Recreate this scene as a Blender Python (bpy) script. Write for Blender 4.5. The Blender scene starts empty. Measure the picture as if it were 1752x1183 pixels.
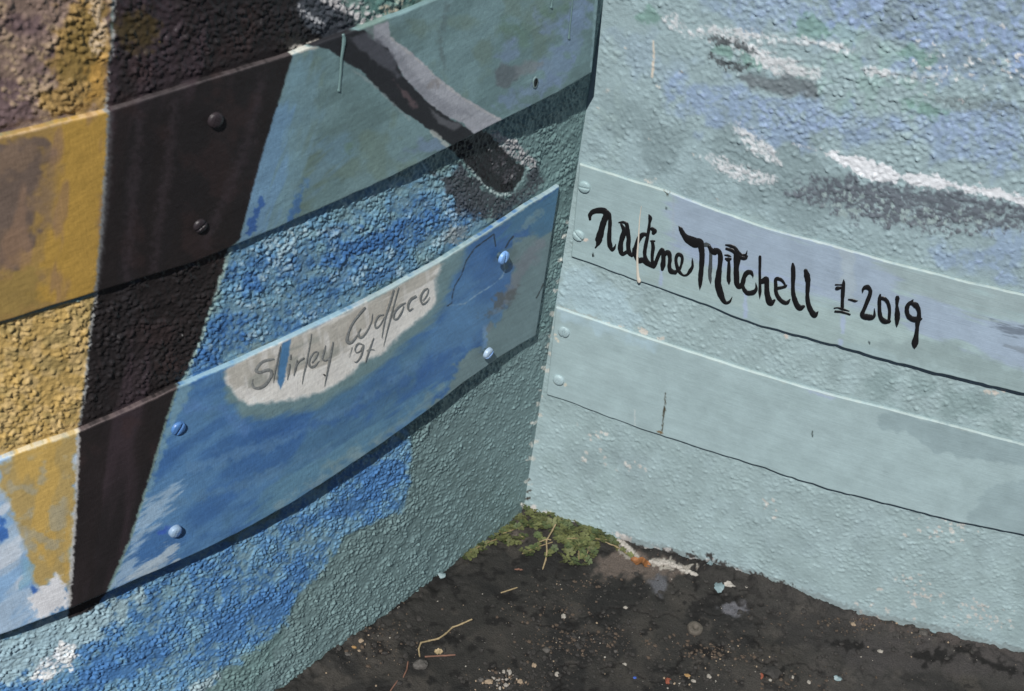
import bpy, math, random
import numpy as np
from mathutils import Matrix, Vector

rng = np.random.default_rng(7)
random.seed(7)
sc = bpy.context.scene
COL = sc.collection

# ------------------------------------------------------------------ camera
PITCH, ROLL, FPX, CAMH = 0.7059287, 0.1330231, 2364.31, 1.1
F = np.array([0, math.cos(PITCH), -math.sin(PITCH)])
R0 = np.array([1.0, 0, 0]); U0 = np.cross(R0, F)
RX = math.cos(ROLL) * R0 + math.sin(ROLL) * U0
UX = -math.sin(ROLL) * R0 + math.cos(ROLL) * U0
CAM = np.array([0, 0, CAMH])
cd = bpy.data.cameras.new('camera'); cam = bpy.data.objects.new('camera', cd); COL.objects.link(cam)
cam.matrix_world = Matrix(((RX[0], UX[0], -F[0], 0), (RX[1], UX[1], -F[1], 0), (RX[2], UX[2], -F[2], CAMH), (0, 0, 0, 1)))
cd.sensor_width = 36; cd.lens = FPX / 1752 * 36; cd.clip_start = 0.01; cd.clip_end = 200
cd.dof.use_dof = True; cd.dof.focus_distance = 1.2; cd.dof.aperture_fstop = 14
sc.camera = cam

# ------------------------------------------------------------------ sky and sun
SUN_FROM = np.array([-0.178, -0.899, 1.15]); SUN_FROM /= np.linalg.norm(SUN_FROM)
w = bpy.data.worlds.new('World'); sc.world = w; w.use_nodes = True
nt = w.node_tree
sky = nt.nodes.new('ShaderNodeTexSky'); sky.sky_type = 'NISHITA'; sky.sun_disc = False
sky.air_density = 0.3; sky.dust_density = 0.2; sky.sun_elevation = math.asin(SUN_FROM[2]); sky.sun_rotation = math.atan2(SUN_FROM[0], SUN_FROM[1])
nt.links.new(sky.outputs[0], nt.nodes['Background'].inputs[0])
nt.nodes['Background'].inputs[1].default_value = 0.05
sl = bpy.data.lights.new('sun', 'SUN'); sl.energy = 5.0; sl.angle = math.radians(0.5); sl.color = (1, 0.975, 0.94)
so = bpy.data.objects.new('sun', sl); COL.objects.link(so); so.location = (0, -3, 4)
so.rotation_euler = Vector(tuple(SUN_FROM)).to_track_quat('Z', 'Y').to_euler()
sc.view_settings.view_transform = 'Standard'; sc.view_settings.look = 'None'
sc.view_settings.exposure = 0.0; sc.view_settings.gamma = 1; sc.view_settings.use_curve_mapping = False

E_L, E_R, E_G = 0.70, 1.02, 1.22        # how brightly a white surface renders on each wall / on the ground

# ------------------------------------------------------------------ the two walls in plan
CX, CY = 0.036033, 1.0316115
LC = (1.4995665, 0.6610862, -0.6985055)
RC = (-0.3277388, 0.0847866, 0.2420936)
def plan_fn(c, dx, lim):
    d = np.clip(dx, min(lim, 0), max(lim, 0)); y = c[0]*d + c[1]*d*d + c[2]*d**3
    return y + (dx - d) * (c[0] + 2*c[1]*d + 3*c[2]*d*d)
class Wall:
    def __init__(s, side):
        s.side = side
        dx = np.linspace(0, -1.6 if side == 'L' else 2.2, 6001)
        y = plan_fn(LC, dx, -0.45) if side == 'L' else plan_fn(RC, dx, 0.6)
        P = np.stack([CX + dx, CY + y], 1)
        t = np.gradient(P, axis=0); t /= np.linalg.norm(t, axis=1)[:, None]
        s.s = np.concatenate([[0], np.cumsum(np.linalg.norm(np.diff(P, axis=0), axis=1))])
        n = np.stack([t[:, 1], -t[:, 0]], 1)
        if side == 'L': n = -n                  # faces the camera
        s.P, s.N = P, n
        if (n[0] @ (np.array([0., 0]) - P[0])) < 0: s.N = -n
    def at(s, ss, z, off):
        x = np.interp(ss, s.s, s.P[:, 0]); y = np.interp(ss, s.s, s.P[:, 1])
        # extend past the corner in a straight line for negative s
        t0 = (s.P[1] - s.P[0]) / s.s[1]; neg = np.minimum(ss, 0)
        nx = np.interp(ss, s.s, s.N[:, 0]); ny = np.interp(ss, s.s, s.N[:, 1])
        return np.stack([x + neg*t0[0] + nx*off, y + neg*t0[1] + ny*off, z + 0*x], -1)
    def hit(s, px, off):
        """pixel of the survey photograph -> (s, z) on the surface standing 'off(s)' proud of the wall"""
        px = np.atleast_2d(np.asarray(px, float))
        d = F + ((px[:, :1] - 876)*RX - (px[:, 1:] - 591.5)*UX) / FPX
        ss = np.linspace(-0.03, 1.5, 6000)
        q = s.at(ss, 0*ss, off(ss) if callable(off) else off + 0*ss)
        az = np.arctan2(q[:, 0], q[:, 1]); a = np.arctan2(d[:, 0], d[:, 1])
        o = np.argsort(az); sh = np.interp(a, az[o], ss[o])
        qq = s.at(sh, 0*sh, off(sh) if callable(off) else off + 0*sh)
        t = np.hypot(qq[:, 0], qq[:, 1]) / np.hypot(d[:, 0], d[:, 1])
        return sh, CAMH + d[:, 2]*t
WL, WR = Wall('L'), Wall('R')
def topx(P):
    d = P - CAM; wv = d @ F
    wv = np.where(np.abs(wv) < 0.05, 0.05, wv)
    return np.stack([876 + FPX*(d @ RX)/wv, 591.5 - FPX*(d @ UX)/wv], -1)
def ground_at(px, py, z=0.0):
    d = F + ((px - 876)*RX - (py - 591.5)*UX)/FPX
    t = (z - CAMH)/d[2]; return float(d[0]*t), float(d[1]*t)

# ------------------------------------------------------------------ numeric noise
_T = [rng.random((256, 256)) for _ in range(6)]
def vn(x, y, k=0):
    T = _T[k % 6]; xi = np.floor(x).astype(int); yi = np.floor(y).astype(int)
    fx = x - xi; fy = y - yi; fx = fx*fx*(3 - 2*fx); fy = fy*fy*(3 - 2*fy)
    a = T[xi & 255, yi & 255]; b = T[(xi+1) & 255, yi & 255]; c = T[xi & 255, (yi+1) & 255]; d = T[(xi+1) & 255, (yi+1) & 255]
    return (a*(1-fx) + b*fx)*(1-fy) + (c*(1-fx) + d*fx)*fy
def fbm(x, y, k=0, o=3):
    v = 0; A = 0; a = 1.0
    for i in range(o):
        v = v + a*vn(x*2**i + 17.3*i, y*2**i + 5.1*i, k+i); A += a; a *= .5
    return v/A
def sst(a, b, x):
    t = np.clip((x - a)/(b - a + 1e-12), 0, 1); return t*t*(3 - 2*t)
def domes(x, y, cell, rmin, rmax, k=0, keep=1.0, power=.5):
    """rounded lumps scattered one per cell; returns the highest at each point, 0..1"""
    X = x/cell; Y = y/cell; xi = np.floor(X).astype(int); yi = np.floor(Y).astype(int)
    out = np.zeros_like(X)
    A, B, Cc, D = _T[k % 6], _T[(k+1) % 6], _T[(k+2) % 6], _T[(k+3) % 6]
    for i in (-1, 0, 1):
        for j in (-1, 0, 1):
            u, v = (xi+i) & 255, (yi+j) & 255
            dx = X - (xi+i+A[u, v]); dy = Y - (yi+j+B[u, v])
            r = rmin + (rmax-rmin)*Cc[u, v]; am = (D[u, v] < keep)*(.45 + .55*D[v, u])
            ax = .8 + .4*A[v, u]
            q = np.clip(1 - (dx*dx*ax + dy*dy/ax)/(r*r), 0, 1)
            out = np.maximum(out, am*q**power)
    return out

# ------------------------------------------------------------------ painting
def lin(c):
    c = np.asarray(c, float)/255; return np.where(c <= .04045, c/12.92, ((c+.055)/1.055)**2.4)
def tone(c):
    """mixes the named hues down to the dull, slightly dirty pigments of old outdoor paint"""
    c = np.asarray(c, float); g = (c @ np.array([.3, .59, .11]))[..., None]
    k = np.where(c[..., 2:] >= c[..., :1], .68 + .08*sst(38, 85, c[..., 2:]-c[..., :1]), .90)
    return np.clip((g + (c-g)*k)*.955*np.array([1.0, 1.0, 1.01]), 0, 255)
class Canvas:
    """pigment of every vertex of one surface, laid on stroke by stroke"""
    def __init__(s, px, uv, h, base):
        s.p = px; s.uv = uv; s.h = h; s.c = np.tile(np.asarray(base, float), (len(px), 1)); s.streaky = None
    def _sel(s, lo, hi, m):
        p = s.p; return np.nonzero((p[:, 0] > lo[0]-m) & (p[:, 0] < hi[0]+m) & (p[:, 1] > lo[1]-m) & (p[:, 1] < hi[1]+m))[0]
    def _lay(s, idx, d, col, soft, rough, ns, alpha, dry, seed, streak=None):
        p = s.p[idx]
        if streak is not None:
            a = math.radians(streak[0]); u = p[:, 0]*math.cos(a)+p[:, 1]*math.sin(a); v = -p[:, 0]*math.sin(a)+p[:, 1]*math.cos(a)
            n = fbm(u/streak[1], v/streak[2], seed)
        else: n = fbm(p[:, 0]/ns+seed*3.7, p[:, 1]/ns+seed, seed)
        m = sst(soft, -soft, d + rough*(n-.5)*3.2)*alpha
        if dry is not None: m = m*sst(dry-.12, dry+.12, s.h[idx] + .35*(n-.5))
        m = m[:, None]; s.c[idx] = s.c[idx]*(1-m) + np.asarray(col, float)*m
    def P(s, poly, col, soft=2, rough=2, ns=9, alpha=1, dry=None, seed=0, streak=None):
        V = np.asarray(poly, float); mg = soft+rough*2+4
        idx = s._sel(V.min(0), V.max(0), mg)
        if len(idx) == 0: return
        p = s.p[idx]; dm = np.full(len(idx), 1e9); ins = np.zeros(len(idx), bool)
        for a, b in zip(V, np.roll(V, -1, 0)):
            e = b-a; q = p-a; t = np.clip((q@e)/(e@e+1e-9), 0, 1); r = q-t[:, None]*e
            dm = np.minimum(dm, (r*r).sum(1))
            c = ((a[1] > p[:, 1]) != (b[1] > p[:, 1]))
            with np.errstate(divide='ignore', invalid='ignore'):
                xi = (b[0]-a[0])*(p[:, 1]-a[1])/(b[1]-a[1]+1e-12)+a[0]
            ins ^= c & (p[:, 0] < xi)
        d = np.sqrt(dm); d[ins] *= -1
        s._lay(idx, d, col, soft, rough, ns, alpha, dry, seed, streak)
    def E(s, cx, cy, rx, ry, ang, col, **k):
        t = np.linspace(0, 2*np.pi, 18, endpoint=False); a = math.radians(ang)
        x = rx*np.cos(t); y = ry*np.sin(t)
        s.P(np.stack([cx+x*math.cos(a)-y*math.sin(a), cy+x*math.sin(a)+y*math.cos(a)], 1), col, **k)
    def S(s, line, width, col, soft=1, rough=.7, ns=6, alpha=1, dry=None, seed=0):
        V = np.asarray(line, float); W = np.full(len(V), width) if np.isscalar(width) else np.asarray(width, float)
        idx = s._sel(V.min(0), V.max(0), W.max()+soft+rough*2+3)
        if len(idx) == 0: return
        p = s.p[idx]; d = np.full(len(idx), 1e9)
        for i in range(len(V)-1):
            a, b = V[i], V[i+1]; e = b-a; q = p-a; t = np.clip((q@e)/(e@e+1e-9), 0, 1); r = q-t[:, None]*e
            d = np.minimum(d, np.sqrt((r*r).sum(1)) - .5*(W[i]*(1-t)+W[i+1]*t))
        s._lay(idx, d, col, soft, rough, ns, alpha, dry, seed)
    def M(s, col, sc_, thr, wid=.08, alpha=1, poly=None, soft=20, seed=0, ang=0, st=1, dry=None):
        """mottling: irregular patches of a colour, optionally inside a polygon"""
        if poly is not None:
            V = np.asarray(poly, float); idx = s._sel(V.min(0), V.max(0), soft)
            if len(idx) == 0: return
            p = s.p[idx]; dm = np.full(len(idx), 1e9); ins = np.zeros(len(idx), bool)
            for a, b in zip(V, np.roll(V, -1, 0)):
                e = b-a; q = p-a; t = np.clip((q@e)/(e@e+1e-9), 0, 1); r = q-t[:, None]*e
                dm = np.minimum(dm, (r*r).sum(1)); c = ((a[1] > p[:, 1]) != (b[1] > p[:, 1]))
                xi = (b[0]-a[0])*(p[:, 1]-a[1])/(b[1]-a[1]+1e-12)+a[0]; ins ^= c & (p[:, 0] < xi)
            d = np.sqrt(dm); d[ins] *= -1; g = sst(soft, -soft, d)
        else: idx = np.arange(len(s.p)); g = 1.0
        p = s.p[idx]; a = math.radians(ang); u = (p[:, 0]*math.cos(a)+p[:, 1]*math.sin(a))/st; v = -p[:, 0]*math.sin(a)+p[:, 1]*math.cos(a)
        n = fbm(u/sc_+seed*9.1, v/sc_+seed*4.3, seed, 4)
        m = sst(thr-wid, thr+wid, n)*alpha*g
        if dry is not None: m = m*sst(dry-.12, dry+.12, s.h[idx])
        m = np.broadcast_to(m, (len(idx),))[:, None]; s.c[idx] = s.c[idx]*(1-m)+np.asarray(col, float)*m
    def albedo(s, E):
        if s.streaky is not None:
            a = math.radians(s.streaky); u = s.p[:, 0]*math.cos(a)+s.p[:, 1]*math.sin(a); v = -s.p[:, 0]*math.sin(a)+s.p[:, 1]*math.cos(a)
            n = .7*fbm(u/60, v/2.6, 1) + .4*(fbm(u/3.0, v/50, 3) if s.streaky < 0 else .5); s.c = s.c*(1 + (.15 if s.streaky < 0 else .08)*(n-.5))[:, None]
        c = s.c*(1 + .05*(fbm(s.p[:, 0]/23, s.p[:, 1]/23, 2)-.5)[:, None]*2)
        return np.clip(lin(tone(c))/E, .004, .85)

# ------------------------------------------------------------------ mesh helpers
def grid_mesh(name, V, nu, nv, mask=None, color=None, flow=None, flip=False):
    idx = np.arange(nu*nv).reshape(nu, nv)
    q = np.stack([idx[:-1, :-1], idx[1:, :-1], idx[1:, 1:], idx[:-1, 1:]], -1).reshape(-1, 4)
    if flip: q = q[:, ::-1]
    if mask is not None: q = q[mask.reshape(-1)]
    return raw_mesh(name, V, q, color, flow)
def raw_mesh(name, V, q, color=None, flow=None, smooth=True):
    me = bpy.data.meshes.new(name); V = np.ascontiguousarray(V, dtype=np.float32); q = np.ascontiguousarray(q, dtype=np.int32)
    k = q.shape[1]
    me.vertices.add(len(V)); me.vertices.foreach_set('co', V.ravel())
    me.loops.add(q.size); me.loops.foreach_set('vertex_index', q.ravel())
    me.polygons.add(len(q)); me.polygons.foreach_set('loop_start', np.arange(0, q.size, k, dtype=np.int32))
    me.polygons.foreach_set('loop_total', np.full(len(q), k, dtype=np.int32))
    me.polygons.foreach_set('use_smooth', np.full(len(q), smooth))
    me.update(calc_edges=True)
    if color is not None:
        a = me.attributes.new('paint', 'FLOAT_COLOR', 'POINT')
        a.data.foreach_set('color', np.ascontiguousarray(np.concatenate([color, np.ones((len(color), 1))], 1), dtype=np.float32).ravel())
    if flow is not None:
        a = me.attributes.new('flow', 'FLOAT_VECTOR', 'POINT')
        a.data.foreach_set('vector', np.ascontiguousarray(flow, dtype=np.float32).ravel())
    return me
def link(name, me, parent=None, mat=None, **tags):
    o = bpy.data.objects.new(name, me); COL.objects.link(o)
    if parent is not None: o.parent = parent
    if mat is not None and me is not None: me.materials.clear(); me.materials.append(mat)
    for k, v in tags.items(): o[k] = v
    return o
def empty(name, loc, label, category, group=None):
    o = link(name, None); o.location = loc; o['label'] = label; o['category'] = category; o.empty_display_size = .02
    if group: o['group'] = group
    return o

# ------------------------------------------------------------------ materials
def mat(name, color=None, rough=.5, spec=.4, noise=None, bump=None, brush=None, hairs=None, vary=.0):
    m = bpy.data.materials.new(name); m.use_nodes = True; t = m.node_tree; N = t.nodes; L = t.links
    b = N['Principled BSDF']; b.inputs['Roughness'].default_value = rough; b.inputs['Specular IOR Level'].default_value = spec
    tc = N.new('ShaderNodeTexCoord'); src = tc.outputs['Object']
    if color is None:
        at = N.new('ShaderNodeAttribute'); at.attribute_name = 'paint'; cs = at.outputs['Color']
    else:
        r = N.new('ShaderNodeRGB'); r.outputs[0].default_value = (*color, 1); cs = r.outputs[0]
    fl = N.new('ShaderNodeAttribute'); fl.attribute_name = 'flow'
    if vary:
        n = N.new('ShaderNodeTexNoise'); n.inputs['Scale'].default_value = noise or 300; n.inputs['Detail'].default_value = 5
        L.new(src, n.inputs['Vector'])
        mr = N.new('ShaderNodeMapRange'); mr.inputs[1].default_value = .3; mr.inputs[2].default_value = .7
        mr.inputs[3].default_value = 1-vary; mr.inputs[4].default_value = 1+vary
        L.new(n.outputs[0], mr.inputs[0])
        vm = N.new('ShaderNodeVectorMath'); vm.operation = 'SCALE'; L.new(cs, vm.inputs[0]); L.new(mr.outputs[0], vm.inputs['Scale']); cs = vm.outputs[0]
    L.new(cs, b.inputs['Base Color'])
    prev = None
    def add_bump(vec, scale, strength, dist, detail=3, mapping=None):
        nonlocal prev
        if mapping:
            mp = N.new('ShaderNodeMapping'); mp.inputs['Scale'].default_value = mapping; L.new(vec, mp.inputs['Vector']); vec = mp.outputs[0]
        n = N.new('ShaderNodeTexNoise'); n.inputs['Scale'].default_value = scale; n.inputs['Detail'].default_value = detail; L.new(vec, n.inputs['Vector'])
        bp = N.new('ShaderNodeBump'); bp.inputs['Strength'].default_value = strength; bp.inputs['Distance'].default_value = dist
        L.new(n.outputs[0], bp.inputs['Height'])
        if prev: L.new(prev, bp.inputs['Normal'])
        prev = bp.outputs[0]
    if bump: add_bump(src, bump[0], bump[1], bump[2])
    if brush:
        for (mp, st, di) in brush: add_bump(fl.outputs['Vector'], 1.0, st, di, 4, mp)
    if prev: L.new(prev, b.inputs['Normal'])
    rn = N.new('ShaderNodeTexNoise'); rn.inputs['Scale'].default_value = 60; L.new(src, rn.inputs['Vector'])
    rr = N.new('ShaderNodeMapRange'); rr.inputs[3].default_value = max(rough-.12, .05); rr.inputs[4].default_value = min(rough+.12, 1)
    L.new(rn.outputs[0], rr.inputs[0]); L.new(rr.outputs[0], b.inputs['Roughness'])
    return m
M_stucco = mat('painted_stucco', None, .42, .45, vary=.07, noise=420, bump=(900, .5, .0006))
M_stucco_r = mat('painted_stucco_soft', None, .55, .35, vary=.05, noise=420, bump=(700, .5, .0006))
M_board_l = mat('brushed_paint_mural', None, .45, .4, vary=.05, noise=500, bump=(260, .25, .001),
                brush=[((60, 1500, 1), .35, .0004), ((1300, 50, 1), .35, .0004)])
M_board_r = mat('brushed_paint_pale', None, .55, .3, vary=.03, noise=500, bump=(150, .15, .001), brush=[((40, 900, 1), .35, .0004)])
M_screw = mat('painted_screw', None, .4, .4, bump=(900, .3, .0004))
M_ink = mat('black_sign_paint', (.009, .009, .010), .38, .35, bump=(700, .4, .0003))
M_grey_ink = mat('thin_grey_paint', (.24, .25, .245), .55, .3, vary=.35, noise=600)
M_drip_teal = mat('teal_paint_drip', (.17, .27, .27), .35, .4)
M_drip_cream = mat('cream_paint_drip', (.56, .52, .45), .45, .4)
M_ground = mat('worn_asphalt', None, .8, .25, vary=.28, noise=700, bump=(650, .8, .0012))
M_leaf = mat('weed_leaf', (.088, .098, .036), .65, .4, vary=.4, noise=90)
M_leaf2 = mat('weed_leaf_dark', (.055, .075, .028), .65, .4, vary=.4, noise=90)
M_stem = mat('weed_stem', (.22, .17, .09), .6, .3)
M_straw = mat('dry_straw', (.27, .21, .12), .6, .3, vary=.25, noise=400)
M_red = mat('reddish_bark', (.16, .085, .06), .7, .3, vary=.2)
M_rust = mat('rust_leaf', (.20, .085, .03), .6, .3, vary=.55, noise=160, bump=(300, .7, .002))
def stone_mat(n, c): return mat(n, c, .75, .3, vary=.25, noise=500, bump=(600, .6, .0008))
M_white = stone_mat('white_chip', (.27, .25, .22)); M_beige = stone_mat('beige_pebble', (.26, .20, .14)); M_grey = stone_mat('grey_pebble', (.075, .07, .064))
M_brick = stone_mat('red_crumb', (.2, .06, .035)); M_orange = stone_mat('orange_crumb', (.28, .17, .07)); M_blue = stone_mat('blue_crumb', (.04, .09, .35))
M_dark = stone_mat('asphalt_lump', (.03, .028, .026)); M_flake = mat('pale_blue_paint_flake', (.17, .235, .25), .5, .35, bump=(300, .3, .0006))
M_nut = stone_mat('weathered_cap', (.085, .075, .062)); M_plaster = stone_mat('bare_plaster', (.33, .31, .28))

# ------------------------------------------------------------------ traced edges of the planks (survey pixels)
L1t = [(0, 235), (90, 213), (187, 190), (333, 143), (420, 118), (500, 93), (560, 70), (633, 43), (690, 22), (740, 2)]
L1b = [(0, 552), (80, 527), (163, 501), (250, 475), (333, 449), (400, 422), (467, 394), (550, 357), (633, 320), (700, 288), (773, 250), (850, 211), (933, 170), (1013, 125)]
L2t = [(0, 787), (60, 765), (130, 741), (220, 702), (307, 661), (390, 627), (480, 586), (530, 563), (583, 537), (633, 513), (690, 482), (751, 448), (800, 418), (850, 386), (902, 352), (958, 318)]
L2b = [(0, 1087), (60, 1065), (120, 1042), (233, 992), (333, 949), (433, 899), (510, 855), (583, 807), (660, 755), (737, 699), (796, 653), (850, 615), (885, 593), (917, 575)]
R1t = [(990, 281), (1000, 284), (1070, 306), (1139, 328), (1200, 352), (1246, 368), (1300, 388), (1360, 405), (1422, 421), (1530, 452), (1652, 483), (1752, 506)]
R1b = [(977, 439), (1035, 460), (1092, 481), (1150, 501), (1210, 522), (1250, 539), (1300, 557), (1354, 571), (1435, 592), (1500, 611), (1570, 630), (1660, 652), (1752, 673)]
R2t = [(950, 526), (1032, 553), (1080, 570), (1123, 584), (1215, 614), (1300, 641), (1394, 669), (1516, 700), (1640, 732), (1752, 762)]
R2b = [(935, 675), (985, 692), (1032, 710), (1093, 733), (1150, 751), (1202, 768), (1256, 785), (1306, 800), (1350, 816), (1397, 830), (1418, 837), (1501, 858), (1635, 892), (1751, 915)]
GL = [(475, 1181), (560, 1116), (620, 1078), (673, 1040), (720, 1007), (757, 980), (797, 947), (825, 930), (848, 915), (888, 883), (897, 869)]
GR = [(899, 868), (930, 879), (975, 893), (1010, 906), (1048, 922), (1100, 938), (1168, 952), (1230, 966), (1290, 984), (1351, 1004), (1410, 1030), (1468, 1049), (1530, 1064), (1585, 1076), (1640, 1092), (1700, 1107), (1751, 1119)]
def ramp(pts):
    a = np.array(pts, float); return lambda s: np.interp(s, a[:, 0], a[:, 1])
TH = .0055
# how far each plank's back stands off the stucco, against distance from the corner
OFFB = {'L1': ramp([(0, .0145), (.07, .013), (.13, .0100), (.2, .0068), (.28, .0028), (.34, .0012), (.5, .0007), (.8, .0007)]),
        'L2': ramp([(0, .0015), (.06, .004), (.14, .009), (.3, .0105), (.7, .009)]),
        'R1': ramp([(0, .0008), (.08, .0012), (.3, .0050), (.5, .0068), (.8, .007)]),
        'R2': ramp([(0, .0008), (.08, .0014), (.3, .0042), (.5, .0056), (.8, .006)])}
# the upper edge sits closer to the wall than the lower one
OFFT = {'L1': ramp([(0, .010), (.1, .007), (.2, .0038), (.3, .0022), (.8, .0016)]),
        'L2': ramp([(0, .001), (.1, .0014), (.3, .0018), (.7, .0016)]),
        'R1': ramp([(0, .0006), (.8, .0012)]), 'R2': ramp([(0, .0006), (.8, .001)])}
THK = {'L1': .0034, 'L2': .0036, 'R1': .0022, 'R2': .0022}
SPEC = {}
for key, W_, T_, B_ in (('L1', WL, L1t, L1b), ('L2', WL, L2t, L2b), ('R1', WR, R1t, R1b), ('R2', WR, R2t, R2b)):
    off = (lambda k: (lambda s: OFFB[k](s) + THK[k]))(key); offt = (lambda k: (lambda s: OFFT[k](s) + THK[k]))(key)
    st, zt = W_.hit(T_, offt); sb, zb = W_.hit(B_, off)
    SPEC[key] = dict(W=W_, off=off, offt=offt, st=st, zt=zt, sb=sb, zb=zb)
def face_off(key, s, z):
    sp = SPEC[key]; zb, zt = edge(key, 'b', s), edge(key, 't', s); t = np.clip((z-zb)/(zt-zb), 0, 1)
    return sp['off'](s)*(1-t) + sp['offt'](s)*t
def hit_face(key, px):
    sp = SPEC[key]; a = sp['W'].hit(px, sp['off']); b = sp['W'].hit(px, sp['offt']); t = np.full(len(a[0]), .5)
    for _ in range(5):
        s = a[0]*(1-t)+b[0]*t; z = a[1]*(1-t)+b[1]*t; zb, zt = edge(key, 'b', s), edge(key, 't', s); t = np.clip((z-zb)/(zt-zb), 0, 1)
    return s, z
def edge(key, which, s):
    S_ = SPEC[key]; a, z = (S_['st'], S_['zt']) if which == 't' else (S_['sb'], S_['zb'])
    o = np.argsort(a); a = a[o]; z = z[o]
    v = np.interp(s, a, z)
    # past the traced part: carry on with the mean slope of the outer third, flattening
    k = max(2, len(a)//3); sl = (z[-1]-z[-k])/(a[-1]-a[-k]); ex = np.maximum(s - a[-1], 0); v = v + sl*.1*(1-np.exp(-ex/.1))
    sl0 = (z[k-1]-z[0])/(a[k-1]-a[0]); ex0 = np.maximum(a[0]-s, 0); v = v - sl0*.1*(1-np.exp(-ex0/.1))
    return v

# ------------------------------------------------------------------ stucco relief
def relief_L(s, z):
    wx = s + .0012*(vn(s*400, z*400, 1)-.5); wz = z + .0012*(vn(s*400, z*400, 2)-.5)
    a = domes(wx, wz, .0032, .40, .74, 0); b = domes(wx+.3, wz+.2, .0021, .36, .62, 2, keep=.6)
    c = domes(wx+.7, wz+.5, .0052, .20, .40, 4, keep=.5, power=.45); e = domes(wx+.1, wz+.9, .0034, .22, .40, 1, keep=.45, power=.5)
    gr = fbm(s*620, z*620, 1, 2)-.5; lo = fbm(s*60, z*60, 3); worm = 1-np.abs(fbm(s*210, z*190, 5)-.5)*2
    bare = sst(.20, .06, s)*sst(.34, .20, z)            # trowelled flatter low down by the corner
    dn = sst(.30, .62, lo)*(1-.65*bare)
    h = (.52*a + .26*b)*(.30+.85*dn) + .60*c + .34*e + .30*sst(.8, 1, worm)*dn + .20*gr
    return h*(.80+.35*lo), (fbm(s*90, z*90, 2)-.5)*.0014

def relief_R(s, z):
    wx = s + .001*(vn(s*300, z*300, 1)-.5); wz = z + .001*(vn(s*300, z*300, 2)-.5)
    lo = fbm(s*38, z*38, 4)
    dens = sst(.42, .70, lo + .25*(z-.25))
    a = domes(wx, wz, .0046, .30, .58, 1, keep=.66, power=.6); b = domes(wx+.4, wz+.1, .0028, .38, .66, 3, keep=.75, power=.6)
    r = np.abs(fbm(s*170, z*210, 2)-.5)*2
    up = sst(.40, .58, z)*sst(.0, .2, s); c = domes(wx+.7, wz+.3, .0075, .20, .34, 2, keep=.4, power=.8); gr = fbm(s*560, z*560, 1, 2)-.5
    e = domes(wx+.1, wz+.9, .0045, .20, .36, 3, keep=.4, power=.5); a *= .45+.55*up
    h = .40*a + .34*b*(.35+.65*dens) + .34*(1-r)*(.08+.92*up) + .70*c + .42*e + .24*gr
    return h*(.55+.25*dens+.35*up), (fbm(s*40, z*40, 5)-.5)*.0012

# ------------------------------------------------------------------ pigment of the left wall and its planks
BLACK_L = [(198, -80), (192, 60), (185, 120), (181, 190), (186, 193), (183, 260), (177, 350), (171, 430), (164, 500), (156, 545), (149, 620), (142, 690), (134, 735), (134, 760), (131, 850), (124, 950), (118, 1036), (115, 1058)]
BLACK_R = [(160, 1040), (187, 1006), (225, 920), (262, 800), (285, 720), (305, 662), (320, 630), (345, 570), (368, 500), (392, 425), (410, 411), (430, 330), (455, 240), (480, 165), (500, 95), (506, 80), (512, -80)]
CREAM = (205, 200, 188)
def light_edge(c, dry=None, col=(150, 152, 150), w=4.5):
    c.S(BLACK_L[:-1], w, col, soft=1.5, rough=2.2, ns=5, alpha=.85, dry=dry, seed=4)
def left_black(c, shift=0):
    c.P(BLACK_L + BLACK_R, (34, 31, 32), soft=1.2, rough=1.2, ns=7)
    c.M((58, 47, 52), 60, .56, alpha=.7, poly=BLACK_L + BLACK_R, soft=3, seed=2, ang=100, st=6)
    c.M((34, 30, 30), 40, .56, alpha=.8, poly=BLACK_L + BLACK_R, soft=3, seed=3, ang=98, st=6)
    c.M((58, 42, 41), 50, .66, alpha=.35, poly=BLACK_L + BLACK_R, soft=3, seed=5)
PIPE = [(500, 30), (530, 55), (543, 72), (560, 85), (580, 97), (597, 110), (620, 123), (673, 180), (723, 213), (747, 233), (773, 250), (790, 273), (813, 297), (833, 320), (853, 332), (873, 327), (890, 310), (905, 285), (890, 270), (860, 258), (840, 245), (812, 230), (790, 213), (763, 200), (733, 177), (690, 133), (677, 107), (663, 83), (633, 67), (620, 45), (600, 30), (560, 8), (500, -20)]
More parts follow.
